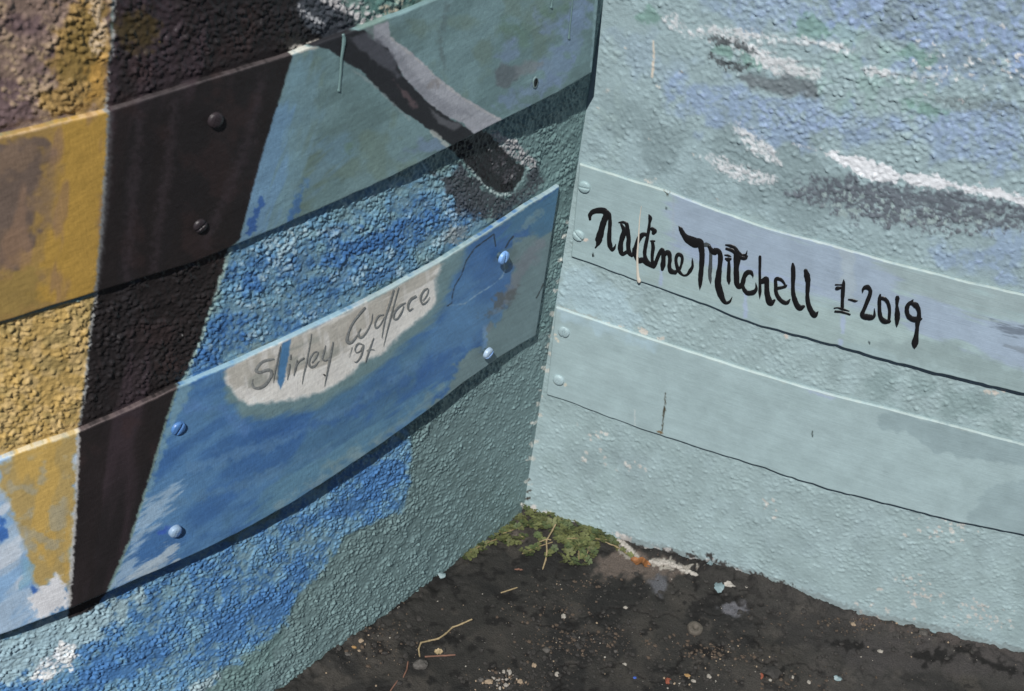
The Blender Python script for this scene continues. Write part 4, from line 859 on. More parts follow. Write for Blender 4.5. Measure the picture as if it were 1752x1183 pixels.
def add_screw(key, par, x, y, col, E, r, h, slot, proud=0.0, filled=0, col2=None):
    sp = SPEC[key]; W_ = sp['W']; s_, z_ = hit_face(key, [(x, y)]); o = face_off(key, s_, z_)
    p = W_.at(s_, z_, o + proud)[0]; q = W_.at(s_, z_, o + .1)[0]; n = (q-p); n[2] = 0; n /= np.linalg.norm(n)
    V, Q = screw_mesh(r, h, slot, filled)
    c = np.tile(np.array(col, float), (len(V), 1))
    if col2 is not None:
        m = sst(-.3, .3, (V[:, 0]*.6 - V[:, 1]*.8)/r + .6*(vn(V[:, 0]*600, V[:, 1]*600, 1)-.5)); c = c*(1-m[:, None]) + np.array(col2)*m[:, None]
    me = raw_mesh('screw', V, Q, np.clip(lin(tone(c))/E, .004, .85))
    ob = link('screw', me, par, M_screw)
    X = np.cross([0, 0, 1], n); ob.matrix_local = Matrix(((X[0], 0, n[0], p[0]), (X[1], 0, n[1], p[1]), (0, 1, n[2], p[2]), (0, 0, 0, 1)))
    if proud > .001:
        a = np.linspace(0, 2*np.pi, 20, endpoint=False); rr = r*.45
        Vs = np.array([(rr*math.cos(t), rr*math.sin(t), zz) for zz in (0, -proud-.003) for t in a])
        Qs = np.array([(i, 20+i, 20+(i+1) % 20, (i+1) % 20) for i in range(20)])
        k = len(V); me2 = raw_mesh('screw', np.vstack([V, Vs]), np.vstack([Q, Qs+k]), np.vstack([np.clip(lin(tone(c))/E, .004, .85), np.tile(lin((60, 80, 90)), (40, 1))])); me2.materials.append(M_screw); ob.data = me2
add_screw('L1', P_L1, 368, 205, (44, 38, 41), E_L, .0054, .0030, 1.2, filled=1)
add_screw('L1', P_L1, 342, 386, (40, 35, 38), E_L, .0050, .0026, .5)
add_screw('L2', P_L2, 853, 436, (96, 146, 206), E_L, .0062, .0024, 1.45, proud=.006)
add_screw('L2', P_L2, 828, 600, (128, 156, 180), E_L, .0056, .0030, .4, proud=.005, filled=.4, col2=(108, 152, 212))
add_screw('L2', P_L2, 305, 733, (58, 108, 170), E_L, .0056, .0020, .9, proud=.0004)
add_screw('L2', P_L2, 299, 908, (112, 142, 170), E_L, .0054, .0036, .9, proud=.0006, filled=1, col2=(64, 104, 162))
add_screw('R1', P_R1, 1000, 320, (146, 182, 184), E_R, .0059, .0026, .1, filled=.5)
add_screw('R1', P_R1, 990, 403, (150, 184, 186), E_R, .0059, .0026, 2.5)
add_screw('R2', P_R2, 965, 568, (152, 184, 188), E_R, .0061, .0026, 1.55)
add_screw('R2', P_R2, 956, 650, (156, 188, 192), E_R, .0061, .0030, .2, filled=1)
# bolt hole, a flat blackened disc with raised rim near the end of the upper left plank
s_, z_ = hit_face('L1', [(915, 141)]); o_ = face_off('L1', s_, z_); V = []; Q = []
for i, (rr, dd) in enumerate(((.0046, .0000), (.0040, .0007), (.0033, .0008), (.0030, .0003), (.0028, .0002), (.0001, .0002))):
    for j in range(28):
        a = 2*math.pi*j/28; V.append(WL.at(s_ + rr*math.cos(a)*.75*(1+.1*math.sin(3*a)), z_ + rr*math.sin(a)*1.2 + rr*math.cos(a)*.3, o_ + dd + .0004)[0])
for i in range(5):
    for j in range(28): Q.append((i*28+j, i*28+(j+1) % 28, (i+1)*28+(j+1) % 28, (i+1)*28+j))
V_hole, Q_hole = V, Q
cc = np.repeat(np.array([(96, 126, 128), (104, 134, 136), (80, 100, 102), (12, 13, 14), (6, 6, 6), (5, 5, 5)], float), 28, 0)  # black inner rings colour in the hole's shade; nothing is recessed
# ------------------------------------------------------------------ ground
gl = [WL.hit([p], 0.0) for p in GL]; gr = [WR.hit([p], 0.0) for p in GR]
glp = np.array([WL.at(s_, z_, 0)[0] for s_, z_ in gl]); grp = np.array([WR.at(s_, z_, 0)[0] for s_, z_ in gr])
def dens(a, n=14):
    o = []
    for p, q in zip(a[:-1], a[1:]):
        for t in np.linspace(0, 1, n, endpoint=False): o.append(p*(1-t)+q*t)
    o.append(a[-1]); return np.array(o)
gcurve = np.concatenate([dens(glp), dens(grp)])
def gh(x, y):
    x = np.asarray(x, float); y = np.asarray(y, float); sh = x.shape; x = x.ravel(); y = y.ravel()
    best = np.full(len(x), 1e9); zz = np.zeros(len(x))
    near = (np.abs(x-.1) < 1) & (np.abs(y-.9) < .7)
    xi, yi = x[near], y[near]; b = best[near]; zb_ = zz[near]
    for p in gcurve:
        d = (xi-p[0])**2 + (yi-p[1])**2; m = d < b; b[m] = d[m]; zb_[m] = p[2]
    best[near] = b; zz[near] = zb_; d = np.sqrt(best)
    h = zz*np.exp(-d/.035)
    h += .006*(fbm(x*14, y*14, 1)-.5)*sst(.0, .05, d) + .0024*(fbm(x*60, y*60, 2)-.5) + .0010*(fbm(x*260, y*260, 3)-.5)
    crust = sst(.028, .004, d)*(fbm(x*120, y*120, 4)-.40)*.010
    lumps = domes(x, y, .009, .25, .5, 2, keep=.35)*.0016*sst(.45, .65, fbm(x*30, y*30, 5))
    ck = np.abs(fbm(x*16+3, y*26, 0, 4)-.5); cm = sst(.55, .62, fbm(x*9, y*9, 3)); h -= .0022*sst(.010, .002, ck)*cm
    return (h + crust + lumps).reshape(sh)
def build_ground():
    xs = graded(-.30, .62, .0015, .0015, -30, 30); ys = graded(.70, 1.05, .0014, .0014, -30, 30)
    X, Y = np.meshgrid(xs, ys, indexing='ij'); Z = gh(X, Y)
    V = np.stack([X, Y, Z], -1).reshape(-1, 3); px = topx(np.stack([X, Y, 0*X], -1).reshape(-1, 3))
    far = (np.abs(V[:, 0]) > 2) | (V[:, 1] < .2); px[far] = 9999
    c = Canvas(px, None, Z.ravel(), (48, 47, 44))
    x, y = V[:, 0], V[:, 1]
    def mm(col, f, k, a, b, al):
        m = (sst(a, b, fbm(x*f, y*f, k, 4))*al)[:, None]; c.c = c.c*(1-m) + np.array(col, float)*m
    mm((62, 59, 54), 14, 1, .46, .62, .85); mm((34, 34, 33), 22, 2, .52, .66, .8); mm((70, 66, 60), 40, 3, .60, .74, .7); mm((26, 25, 24), 90, 4, .62, .72, .8)
    ck = np.abs(fbm(x*16+3, y*26, 0, 4)-.5); m = (sst(.012, .003, ck)*sst(.55, .62, fbm(x*9, y*9, 3))*.85)[:, None]; c.c = c.c*(1-m) + np.array((22, 21, 20.))*m
    rt = (sst(.15, .42, x)*.45*sst(.35, .6, fbm(x*20, y*30, 1)))[:, None]; c.c = c.c*(1-rt) + np.array((78, 75, 72.))*rt
    c.P([(1050, 935), (1085, 945), (1150, 972), (1160, 985), (1120, 995), (1080, 990), (1010, 985), (1020, 960)], (96, 86, 78), soft=8, rough=14, ns=14)
    c.P([(868, 912), (885, 905), (905, 912), (900, 924), (875, 926)], (98, 90, 82), soft=5, rough=6)
    c.P([(1440, 1045), (1500, 1055), (1600, 1078), (1740, 1112), (1752, 1130), (1600, 1100), (1480, 1075)], (74, 68, 64), soft=6, rough=12, ns=12, alpha=.9)
    c.P([(1400, 1100), (1752, 1110), (1752, 1160), (1500, 1150)], (64, 61, 60), soft=14, rough=18, ns=20, alpha=.7)
    c.P([(1108, 995), (1126, 985), (1142, 996), (1140, 1012), (1130, 1022), (1116, 1010)], (92, 94, 100), soft=5, rough=4, ns=9, alpha=.9)
    c.P([(1228, 1042), (1248, 1036), (1275, 1038), (1280, 1046), (1262, 1058), (1240, 1056)], (102, 103, 110), soft=4, rough=6, ns=8, alpha=.9)
    for pl in ([(1560, 1120), (1620, 1115), (1640, 1135), (1580, 1140)], [(1410, 1098), (1470, 1104), (1500, 1112), (1420, 1108)], [(750, 1090), (790, 1080), (795, 1095), (770, 1105)], [(850, 1020), (895, 1015), (880, 1028)], [(1600, 1100), (1650, 1112), (1752, 1150), (1740, 1160), (1640, 1120)], [(1170, 1105), (1230, 1108), (1250, 1128), (1200, 1120)], [(1310, 1140), (1340, 1142), (1335, 1162), (1305, 1160)]):
        c.P(pl, (24, 23, 22), soft=4, rough=9, ns=9, alpha=.9)
    # pale plaster left bare along the right wall foot
    for pl in ([(1050, 922), (1068, 928), (1085, 944), (1098, 955), (1080, 958), (1060, 945)], [(1112, 958), (1130, 960), (1145, 962), (1160, 970), (1175, 974), (1195, 980), (1170, 982), (1150, 978), (1118, 970)]):
        c.P(pl, (158, 153, 142), soft=2, rough=6, ns=5)
    al = np.clip(lin(tone(c.c))/E_G, .004, .7)
    me = grid_mesh('ground', V, len(xs), len(ys), None, al, None, flip=False)
    return link('ground', me, None, M_ground, kind='structure')
ground = build_ground()
link('bolt_hole', raw_mesh('bolt_hole', np.array(V_hole), np.array(Q_hole), np.clip(lin(tone(cc))/E_L, .003, .8)), P_L1, M_screw)

# ------------------------------------------------------------------ small things on the ground
def on_ground(px, py, up=0.0):
    x, y = ground_at(px, py); z = float(gh(np.array([x]), np.array([y]))[0])
    x, y = ground_at(px, py, z); z = float(gh(np.array([x]), np.array([y]))[0]); return Vector((x, y, z+up))
def rock_mesh(seed, sx, sy, sz):
    r = np.random.default_rng(seed); ph = (1+5**.5)/2
    v = np.array([(-1, ph, 0), (1, ph, 0), (-1, -ph, 0), (1, -ph, 0), (0, -1, ph), (0, 1, ph), (0, -1, -ph), (0, 1, -ph), (ph, 0, -1), (ph, 0, 1), (-ph, 0, -1), (-ph, 0, 1)])/1.9
    f = [(0, 11, 5), (0, 5, 1), (0, 1, 7), (0, 7, 10), (0, 10, 11), (1, 5, 9), (5, 11, 4), (11, 10, 2), (10, 7, 6), (7, 1, 8), (3, 9, 4), (3, 4, 2), (3, 2, 6), (3, 6, 8), (3, 8, 9), (4, 9, 5), (2, 4, 11), (6, 2, 10), (8, 6, 7), (9, 8, 1)]
    V = list(map(tuple, v)); mid = {}; F2 = []
    def m(a, b):
        k = (min(a, b), max(a, b))
        if k not in mid: p = (np.array(V[a])+np.array(V[b]))/2; V.append(tuple(p/np.linalg.norm(p)*(.9+.15*r.random()))); mid[k] = len(V)-1
        return mid[k]
    for a, b, c in f:
        ab, bc, ca = m(a, b), m(b, c), m(c, a); F2 += [(a, ab, ca), (b, bc, ab), (c, ca, bc), (ab, bc, ca)]
    V = np.array(V)*(1+.42*(r.random((len(V), 1))-.5))*np.array([sx, sy, sz]); return V, np.array(F2)
def pebble(px, py, w_px, h_px, m_, label, seed, name='pebble', cat='pebble', tilt=0, flat=.6, group=None):
    p = on_ground(px, py); dist = (Vector(tuple(CAM))-p).length; k = dist/FPX*.5
    V, Q = rock_mesh(seed, w_px*k, max(h_px*k*1.15, w_px*k*.6), w_px*k*flat)
    me = raw_mesh(name, V, Q, smooth=False)
    o = link(name, me, None, m_, label=label, category=cat); o.location = p + Vector((0, 0, w_px*k*flat*.22)); o.rotation_euler = (0, 0, tilt)
    if group: o['group'] = group
    return o
pebble(719, 1139, 26, 16, M_grey, 'largest grey pebble, lying left of the reddish stick on the asphalt', 1, tilt=.3)
pebble(913.5, 1139, 9, 8, M_beige, 'small beige pebble alone above the bottom gravel patch', 2)
pebble(953, 1154, 9, 8, M_white, 'round white pebble right of the bottom gravel patch', 3)
pebble(964, 1055, 9, 9, M_white, 'white angular pebble in the middle of the dark asphalt', 4)
pebble(935, 1113, 13, 10, M_grey, 'dull grey pebble above the beige pebble', 5)
pebble(836, 1168, 14, 9, M_beige, 'pinkish oval pebble at the left of the bottom gravel patch', 6)
pebble(890, 1167, 10, 8, M_beige, 'tan pebble at the right of the bottom gravel patch', 7)
pebble(871, 1151, 9, 12, M_white, 'upright pale chip at the top of the bottom gravel patch', 8)
pebble(862, 1150, 6, 6, M_white, 'tiny pale chip just left of the upright chip in the gravel patch', 9)
pebble(823, 1164, 11, 8, M_grey, 'grey pebble at the far left of the bottom gravel patch', 10)
pebble(865, 1173, 8, 7, M_white, 'white chip low in the bottom gravel patch', 11)
pebble(1143, 1166, 10, 11, M_brick, 'brick red crumb near the bottom edge of the asphalt', 12, 'crumb', 'crumb')
pebble(1176, 1156, 10, 6, M_orange, 'orange crumb right of the brick red one', 13, 'crumb', 'crumb', flat=.3)
pebble(1213, 1158, 8, 8, M_white, 'cream pebble at the bottom, right of the orange crumb', 14)
pebble(1187, 1166, 8, 6, M_white, 'pale pebble just below the orange crumb', 15)
pebble(1069, 1137, 8, 5, M_white, 'white oval pebble at lower centre between the two gravel patches', 16)
pebble(1053, 1115, 7, 5, M_grey, 'light grey pebble above the white oval pebble', 17)
pebble(1070, 1040, 8, 5, M_white, 'white speck of stone below the grey paint splash', 18)
pebble(1278, 999, 6, 7, M_white, 'small oval white pebble beside the foot of the right wall', 19)
pebble(1460, 1068, 9, 7, M_beige, 'pinkish pebble by the foot of the right wall, beneath the plain plank', 20)
pebble(1401, 1086, 10, 9, M_dark, 'square black lump right of centre on the asphalt', 21, 'asphalt_lump', 'lump')
pebble(1321, 1151, 32, 20, M_dark, 'large black asphalt lump near the bottom right', 22, 'asphalt_lump', 'lump', flat=.35)
pebble(1303, 1158, 8, 12, M_brick, 'reddish crumb touching the left of the large black lump', 23, 'crumb', 'crumb')
pebble(1317, 1165, 7, 4, M_white, 'white chip in front of the large black lump', 24)
pebble(1356, 1159, 5, 6, M_white, 'pale chip right of the large black lump', 25)
pebble(1506, 1115, 11, 6, M_white, 'flat white chip on the brownish asphalt at lower right', 26, flat=.3)
pebble(1086, 1160, 6, 4, M_blue, 'tiny bright blue crumb at the bottom edge', 27, 'crumb', 'crumb')
pebble(1579, 1085, 14, 12, M_grey, 'grey stone half buried at the foot of the right wall', 28)
pebble(618, 1095, 10, 7, M_beige, 'tan crumb against the foot of the left wall', 29, 'crumb', 'crumb')
pebble(606, 1107, 9, 5, M_orange, 'orange crumb against the foot of the left wall', 30, 'crumb', 'crumb')
pebble(594, 1120, 12, 6, M_grey, 'grey chip lowest against the foot of the left wall', 31, flat=.3)
pebble(1384, 1168, 6, 7, M_white, 'small chip at the very bottom right of the large black lump', 32)
# gravel: two loose patches and crumbs nobody could count
def scatter(name, m_, spots, seed, flat=.6):
    r = np.random.default_rng(seed); VV = []; QQ = []; nb = 0; base = [rock_mesh(100+i, 1, 1, flat) for i in range(5)]
    xs, ys, ss = [], [], []
    for (cx_, cy_, sx, sy, n, smin, smax) in spots:
        for i in range(n):
            a, b = r.normal(cx_, sx), r.normal(cy_, sy); 
            if b > 1230 or b < 880: continue
            wl = np.interp(a, [475, 560, 673, 757, 848, 897, 1048, 1168, 1351, 1468, 1585, 1751], [1181, 1116, 1040, 980, 915, 869, 922, 952, 1004, 1049, 1076, 1119])
            if b < wl+4: continue
            x, y = ground_at(a, b); xs.append(x); ys.append(y); ss.append((smin + (smax-smin)*r.random()**3)*.0003)
    zs = gh(np.array(xs), np.array(ys))
    for x, y, z, s0 in zip(xs, ys, zs, ss):
        V, Q = base[r.integers(5)]; a = r.random()*6.28; c, s = math.cos(a), math.sin(a)
        V = V*s0*np.array([1, .6+.4*r.random(), 1]); V = np.stack([V[:, 0]*c-V[:, 1]*s, V[:, 0]*s+V[:, 1]*c, V[:, 2]], 1) + np.array([x, y, z+s0*.3])
        VV.append(V); QQ.append(Q+nb); nb += len(V)
    return link(name, raw_mesh(name, np.concatenate(VV), np.concatenate(QQ), smooth=False), None, m_, kind='stuff')
o = scatter('gravel', M_white, [(862, 1162, 24, 12, 26, 2, 7), (1190, 1168, 40, 12, 16, 1, 5), (1000, 1110, 50, 22, 14, 1, 4), (1100, 1060, 300, 70, 44, 1, 2.6), (700, 1100, 90, 50, 14, 1, 3), (1500, 1130, 150, 40, 24, 1, 3), (1050, 1000, 100, 25, 10, 1, 3)], 1); o['label'] = 'white specks of loose gravel sprinkled over the asphalt'; o['category'] = 'gravel'
o = scatter('gravel', M_beige, [(866, 1166, 28, 12, 26, 2, 6), (1190, 1168, 40, 12, 18, 1, 5), (1000, 1105, 60, 25, 26, 1, 4), (1100, 1070, 300, 70, 40, 1, 2.8), (620, 1120, 50, 26, 34, 1, 5), (1480, 1078, 50, 10, 22, 1, 4), (1600, 1100, 70, 10, 20, 1, 4), (1240, 1125, 40, 12, 24, 1, 4), (980, 1010, 60, 12, 12, 1, 3)], 2); o['label'] = 'tan crumbs of loose gravel sprinkled over the asphalt'; o['category'] = 'gravel'
o = scatter('gravel', M_dark, [(870, 1165, 40, 14, 120, 3, 10), (1190, 1160, 50, 16, 90, 3, 9), (1000, 1110, 80, 30, 180, 3, 10), (1300, 1120, 300, 50, 300, 3, 11), (640, 1100, 60, 40, 120, 3, 12), (1400, 1045, 200, 40, 160, 3, 11), (1010, 1020, 80, 18, 90, 3, 8)], 3, .5); o['label'] = 'black grit and asphalt crumbs strewn over the ground'; o['category'] = 'grit'
M_soil = stone_mat('brown_soil', (.075, .055, .04))
o = scatter('dirt', M_soil, [(1000, 1095, 60, 14, 160, 2, 7), (960, 1045, 40, 10, 60, 2, 6), (1215, 1115, 40, 12, 110, 2, 7), (1350, 1165, 60, 12, 60, 2, 6), (1450, 1070, 90, 14, 120, 2, 6), (990, 1000, 40, 8, 50, 2, 6), (640, 1085, 60, 30, 110, 2, 8), (870, 1165, 40, 12, 60, 2, 7), (1130, 975, 40, 10, 90, 1, 4)], 5, .5); o['label'] = 'brown crumbs of dirt and leaf litter in drifts on the asphalt'; o['category'] = 'dirt'
# paint flakes
def flake(px, py, w_px, h_px, m_, label, seed, cat='paint flake', lift=.001, ang=0.0, name='paint_flake'):
    p = on_ground(px, py); k = (Vector(tuple(CAM))-p).length/FPX*.5; r = np.random.default_rng(seed)
    n = 18; V = []; Q = []
    rad = 1 + .28*(r.random(n)-.5)*1.4
    for lvl, (f, z) in enumerate(((.0, .0016), (.55, .0013), (1.0, .0006), (1.0, 0.0), (.0, 0.0))):
        for j in range(n):
            a = 2*math.pi*j/n; x = f*rad[j]*w_px*k*math.cos(a); y = f*rad[j]*h_px*k*1.4*math.sin(a)
            V.append((x, y, z + (.0012*math.sin(a*2+seed)*f)))
    for l in range(4):
        for j in range(n): Q.append((l*n+j, (l+1)*n+j, (l+1)*n+(j+1) % n, l*n+(j+1) % n))
    o = link(name, raw_mesh(name, np.array(V), np.array(Q), smooth=False), None, m_, label=label, category=cat); o.location = p+Vector((0, 0, lift)); o.rotation_euler = (0.05, 0, ang); return o
flake(1230, 1005, 17, 15, M_flake, 'largest pale blue paint flake, on the asphalt below the right wall', 1)
flake(756, 985, 13, 9, M_flake, 'pale blue paint flake at the foot of the left wall', 2)
flake(1433, 1162, 14, 7, M_flake, 'pale blue paint flake near the bottom right edge', 3)
flake(1250, 996, 18, 8, M_plaster, 'cream plaster flake beside the largest blue flake', 4, 'plaster flake', name='plaster_flake')
flake(1214, 967, 9, 7, M_flake, 'pale blue paint flake caught at the foot of the right wall', 5)
flake(1598, 1079, 26, 5, M_flake, 'thin pale blue flake lying along the foot of the right wall', 6)
# ------------------------------------------------------------------ weathered round cap
p = on_ground(1188, 1079); V = []; Q = []; n = 26
for (rr, z) in ((.0078, -.0005), (.0080, .0022), (.0072, .0034), (.0045, .0036), (.0030, .0030), (.0018, .0014), (.0, .0012)):
    for j in range(n):
        a = 2*math.pi*j/n; V.append((rr*math.cos(a)*(1+.04*math.sin(5*a)), rr*math.sin(a)*(1+.03*math.cos(3*a)), z))
for l in range(6):
    for j in range(n): Q.append((l*n+j, l*n+(j+1) % n, (l+1)*n+(j+1) % n, (l+1)*n+j))
o = link('washer', raw_mesh('washer', np.array(V), np.array(Q)), None, M_nut, label='round brown-grey cap or washer with a dent in the middle', category='washer'); o.location = p; o.rotation_euler = (.05, .1, 0)
# ------------------------------------------------------------------ twigs
def tube(pts, rad, n=8, nodes=()):
    P = np.array([tuple(p) for p in pts]); R_ = np.array(rad if hasattr(rad, '__len__') else [rad]*len(P)); V = []; Q = []
    for i in range(len(P)):
        t = P[min(i+1, len(P)-1)]-P[max(i-1, 0)]; t /= np.linalg.norm(t)+1e-9
        a = np.cross(t, [0, 0, 1.0]); a = a if np.linalg.norm(a) > 1e-3 else np.array([1., 0, 0]); a /= np.linalg.norm(a); b = np.cross(t, a)
        for j in range(n): th = 2*math.pi*j/n; V.append(P[i]+R_[i]*(a*math.cos(th)+b*math.sin(th)))
    for i in range(len(P)-1):
        for j in range(n): Q.append((i*n+j, i*n+(j+1) % n, (i+1)*n+(j+1) % n, (i+1)*n+j))
    Q += [tuple([0, 1, 2, 3])]
    V = np.array(V); return V, np.array(Q)
def twig(name, pts, w_px, m_, label, cat, lift=.001, nodes=True, sub=5, lifts=None):
    base = on_ground(pts[0][0], pts[0][1]); k = (Vector(tuple(CAM))-base).length/FPX*.5; P = []; R_ = []
    for i in range(len(pts)-1):
        for t in np.linspace(0, 1, sub, endpoint=False):
            a = np.array(pts[i])*(1-t)+np.array(pts[i+1])*t; l = lift if lifts is None else lifts[i]*(1-t)+lifts[i+1]*t
            P.append(on_ground(a[0], a[1], l)); R_.append(w_px*k*(1.35 if (t == 0 and i > 0 and nodes) else 1.0))
    P.append(on_ground(pts[-1][0], pts[-1][1], lift if lifts is None else lifts[-1])); R_.append(w_px*k*.7)
    # lift to a smooth run so it does not follow every grain
    z = np.array([p.z for p in P]); zs = np.convolve(np.pad(z, 2, 'edge'), np.ones(5)/5, 'valid'); P = [(p.x, p.y, max(b, a-.0005)) for p, a, b in zip(P, z, zs)]
    V, Q = tube(P, R_); return link(name, raw_mesh(name, V, Q), None, m_, label=label, category=cat)
twig('twig', [(807, 1066), (790, 1072), (774, 1076), (762, 1087), (750, 1095), (734, 1099), (720, 1103), (716, 1113), (718, 1125)], 2.8, M_straw, 'pale dry jointed twig bent in a hook on the asphalt', 'twig', lifts=[.006, .004, .002, .002, .002, .002, .003, .002, .001])
twig('twig', [(727, 1125), (752, 1124), (779, 1122)], 3, M_red, 'short straight reddish stick below the bent twig', 'twig', lift=.0012, nodes=False)
twig('twig', [(857, 1016), (870, 1012), (885, 1007)], 2.4, M_straw, 'short pale stick lying in the middle of the asphalt', 'twig', lift=.0015, nodes=False)
twig('twig', [(690, 1160), (696, 1147), (698, 1133)], 2.6, M_red, 'small brown stick left of the largest grey pebble', 'twig', lift=.001, nodes=False)
twig('twig', [(668, 1183), (680, 1166)], 2.6, M_red, 'brown stick at the very bottom near the left wall', 'twig', lift=.001, nodes=False)
twig('dry_stalk', [(949, 906), (944, 915), (934, 930), (935, 948), (933, 962), (928, 977)], 2.6, M_straw, 'dry forked straw stalk lying through the weeds', 'stalk', lifts=[.008, .007, .005, .004, .003, .002])
twig('dry_stalk', [(922, 934), (935, 929), (942, 931)], 2.2, M_straw, 'short cross piece of straw over the dry stalk', 'stalk', lift=.006, nodes=False)
twig('dry_stalk', [(1035, 931), (1045, 936), (1057, 941)], 2, M_straw, 'straw piece beside the weeds near bare plaster', 'stalk', lift=.003, nodes=False)
# ------------------------------------------------------------------ fallen leaves
def leaf_sheet(name, px, py, lx, ly, m_, label, bend, ang, lift=.001, fold=0.0):
    p = on_ground(px, py); n, m = 22, 9; V = []; Q = []
    for i in range(n):
        for j in range(m):
            u = i/(n-1)*2-1; v = j/(m-1)*2-1; wv = (1-abs(u)**2.2)**.6 if abs(u) < 1 else 0
            V.append((u*lx, v*ly*(wv*(1+.18*math.sin(u*9+v*2))+.04), bend*(1-u*u)*(.5+.5*math.cos(u*5)) + bend*.7*v*v + fold*(abs(u-.25) < .8)*math.exp(-((u-.25)/.22)**2)*(1-.4*v) + .0002*math.sin(u*23+v*7)))
    for i in range(n-1):
        for j in range(m-1): Q.append((i*m+j, (i+1)*m+j, (i+1)*m+j+1, i*m+j+1))
    k = len(V); V = V + [(a, b, c-.0002) for a, b, c in V]; Q = Q + [tuple(x+k for x in q[::-1]) for q in Q]
    o = link(name, raw_mesh(name, np.array(V), np.array(Q)), None, m_, label=label, category='leaf'); o.location = p+Vector((0, 0, lift)); o.rotation_euler = (.35, 0, ang); return o
leaf_sheet('fallen_leaf', 1096, 964, .0115, .0042, M_rust, 'curled rust-brown fallen leaf between the weeds and the right wall', .0018, -.30, .001, fold=.006)
leaf_sheet('fallen_leaf', 750, 1117, .0042, .0026, M_straw, 'tiny torn beige leaf scrap above the reddish stick', .001, .2, .0015)
leaf_sheet('fallen_leaf', 887, 976, .0046, .0009, M_red, 'thin brown leaf fragment below the dry stalk', .001, .1, .001)
# ------------------------------------------------------------------ weeds in the corner
def rosette(r, R_, tilt):
    V = []; Q = []; nb = 0; n = r.integers(6, 9); a0 = r.random()*6.28
    for i in range(n):
        a = a0 + 2*math.pi*i/n + r.normal(0, .2); L_ = R_*(.75+.4*r.random()); W2 = L_*.30; up = .08+.45*r.random()
        c, s = math.cos(a), math.sin(a)
        pts = []
        for t, wd in ((.12, .15), (.4, .85), (.7, 1.0), (.92, .6), (1.02, .08)):
            for sd in (-1, 0, 1):
                l = t*L_; ww = sd*W2*wd; zz = up*l*(1-.45*t) + (.18*W2*wd if sd else 0)
                pts.append((l*c-ww*s, l*s+ww*c, zz))
        V += pts
        for k in range(4):
            for j in range(2): b = nb+k*3+j; Q.append((b, b+3, b+4, b+1))
        nb += 15
    return np.array(V), np.array(Q)
def weed(label, centres, seed, size, stems):
    r = np.random.default_rng(seed); c0 = on_ground(*centres[0]); root = empty('weed', c0, label, 'weed', 'low creeping weeds in the corner')
    for m_, sel, nm in ((M_leaf, 0, 'leaves'), (M_leaf2, 1, 'leaves')):
        VV = []; QQ = []; nb = 0
        for i, (a, b) in enumerate(centres):
            if (i % 3 == 2) != bool(sel): continue
            V, Q = rosette(r, size*(.7+.5*r.random()), 0); p = on_ground(a, b, .0005+.003*r.random()) - c0
            tx, ty = r.normal(0, .25), r.normal(0, .25)-.15
            V = V + np.stack([0*V[:, 0], 0*V[:, 0], V[:, 0]*tx+V[:, 1]*ty], 1) + np.array(p); VV.append(V); QQ.append(Q+nb); nb += len(V)
        if VV:
            o = link(nm, raw_mesh(nm, np.concatenate(VV), np.concatenate(QQ), smooth=False), root, m_, kind='stuff')
    for st in stems:
        P = [on_ground(a, b, .002) - c0 for a, b in st]; V, Q = tube(P, .0006, 6); link('stem', raw_mesh('stem', V, Q), root, M_stem)
def inside(pt, poly):
    x, y = pt; c = False
    for (a, b), (d, e) in zip(poly, poly[1:]+poly[:1]):
        if (b > y) != (e > y) and x < (d-a)*(y-b)/(e-b)+a: c = not c
    return c
random.seed(11)
band = [(848, 918), (858, 898), (878, 886), (895, 874), (925, 873), (962, 880), (968, 893), (990, 896), (1002, 903), (1020, 902), (1040, 912), (1054, 922), (1052, 932), (1030, 930), (1020, 938), (1000, 940), (975, 936), (955, 930), (948, 912), (930, 905), (900, 904), (876, 906), (872, 920), (855, 922)]
pts = []
for _ in range(60000):
    q = (random.uniform(845, 1056), random.uniform(872, 942))
    if inside(q, band) and all((q[0]-a)**2+((q[1]-b)*1.3)**2 > 38 for a, b in pts): pts.append(q)
weed('dense mat of small green weeds filling the corner where the walls meet', pts, 1, .0046, [[(860, 915), (900, 900), (950, 905)], [(960, 925), (1000, 922), (1040, 926)]])
low = [(968, 945), (982, 942), (996, 946), (1010, 944), (970, 958), (984, 960), (998, 958), (1012, 952), (1006, 962), (978, 966), (962, 963), (988, 968), (1000, 967), (960, 950), (1016, 947), (992, 952), (974, 950), (1004, 936), (1018, 938), (990, 936), (972, 938)]
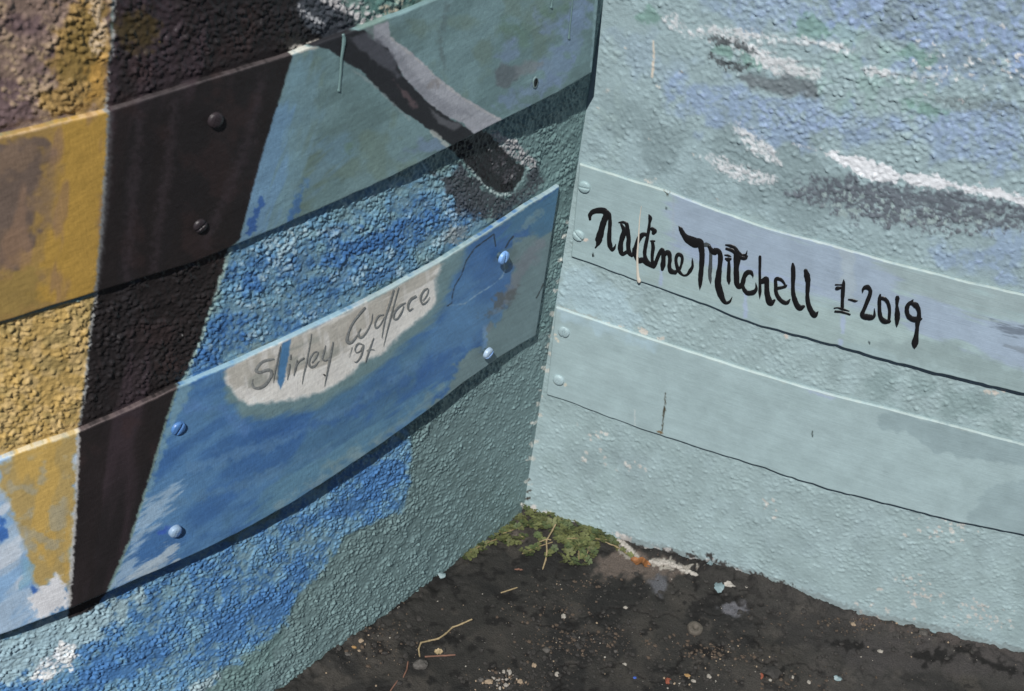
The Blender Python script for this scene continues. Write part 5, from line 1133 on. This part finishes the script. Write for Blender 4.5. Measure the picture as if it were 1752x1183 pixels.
weed('lowest tuft of small green weeds, right of the dry stalk', low, 2, .0054, [[(990, 935), (990, 960)], [(1008, 938), (1000, 962)]])
weed('loose trio of weed sprigs left of the dry stalk on bare asphalt', [(898, 950), (906, 943), (912, 938), (893, 946), (920, 942), (904, 952), (918, 936), (942, 946), (948, 940), (938, 952)], 3, .0052, [[(893, 950), (920, 938), (945, 930)]])
weed('small weed sprig in the middle of the patch, under the dense mat', [(884, 925), (892, 922), (898, 918), (880, 930), (888, 930), (865, 926), (872, 930), (858, 924), (918, 920), (926, 924), (922, 916)], 4, .0054, [[(865, 925), (895, 920)]])
weed('thin trailing weed sprig farthest left, against the left wall', [(800, 950), (808, 946), (796, 955), (804, 955), (812, 948), (822, 938), (828, 934), (818, 942), (826, 942), (836, 930), (846, 928), (842, 924)], 5, .0050, [[(798, 952), (825, 938), (850, 925)]])
weed('stray weed leaves at the right end, against bare white plaster', [(1055, 938), (1064, 944), (1072, 948), (1078, 953), (1052, 934)], 6, .0046, [[(1050, 934), (1078, 954)]])
# lumps of bare plaster along the right wall's foot
def plaster_strip(px_pts, w0, label, seed):
    r = np.random.default_rng(seed); VV = []; QQ = []; nb = 0
    P = [on_ground(a, b) for a, b in px_pts]
    for i in range(len(P)-1):
        for t in np.linspace(0, 1, 5, endpoint=False):
            c = P[i].lerp(P[i+1], t); V, Q = rock_mesh(seed*50+i*7+int(t*10), w0*(.6+.7*r.random()), w0*(.4+.5*r.random()), w0*.5)
            V = V+np.array(c)+np.array([0, r.normal(0, w0*.3), .0008]); VV.append(V); QQ.append(Q+nb); nb += len(V)
    link('plaster_crust', raw_mesh('plaster_crust', np.concatenate(VV), np.concatenate(QQ)), None, M_plaster, label=label, category='plaster')
plaster_strip([(1052, 926), (1062, 930), (1072, 936), (1084, 948)], .004, 'broken white plaster beside the right end of the weeds', 1)
plaster_strip([(1113, 962), (1128, 961), (1142, 964), (1156, 971), (1170, 976), (1195, 980)], .0036, 'ragged cream plaster strip right of the rust-brown leaf', 2)
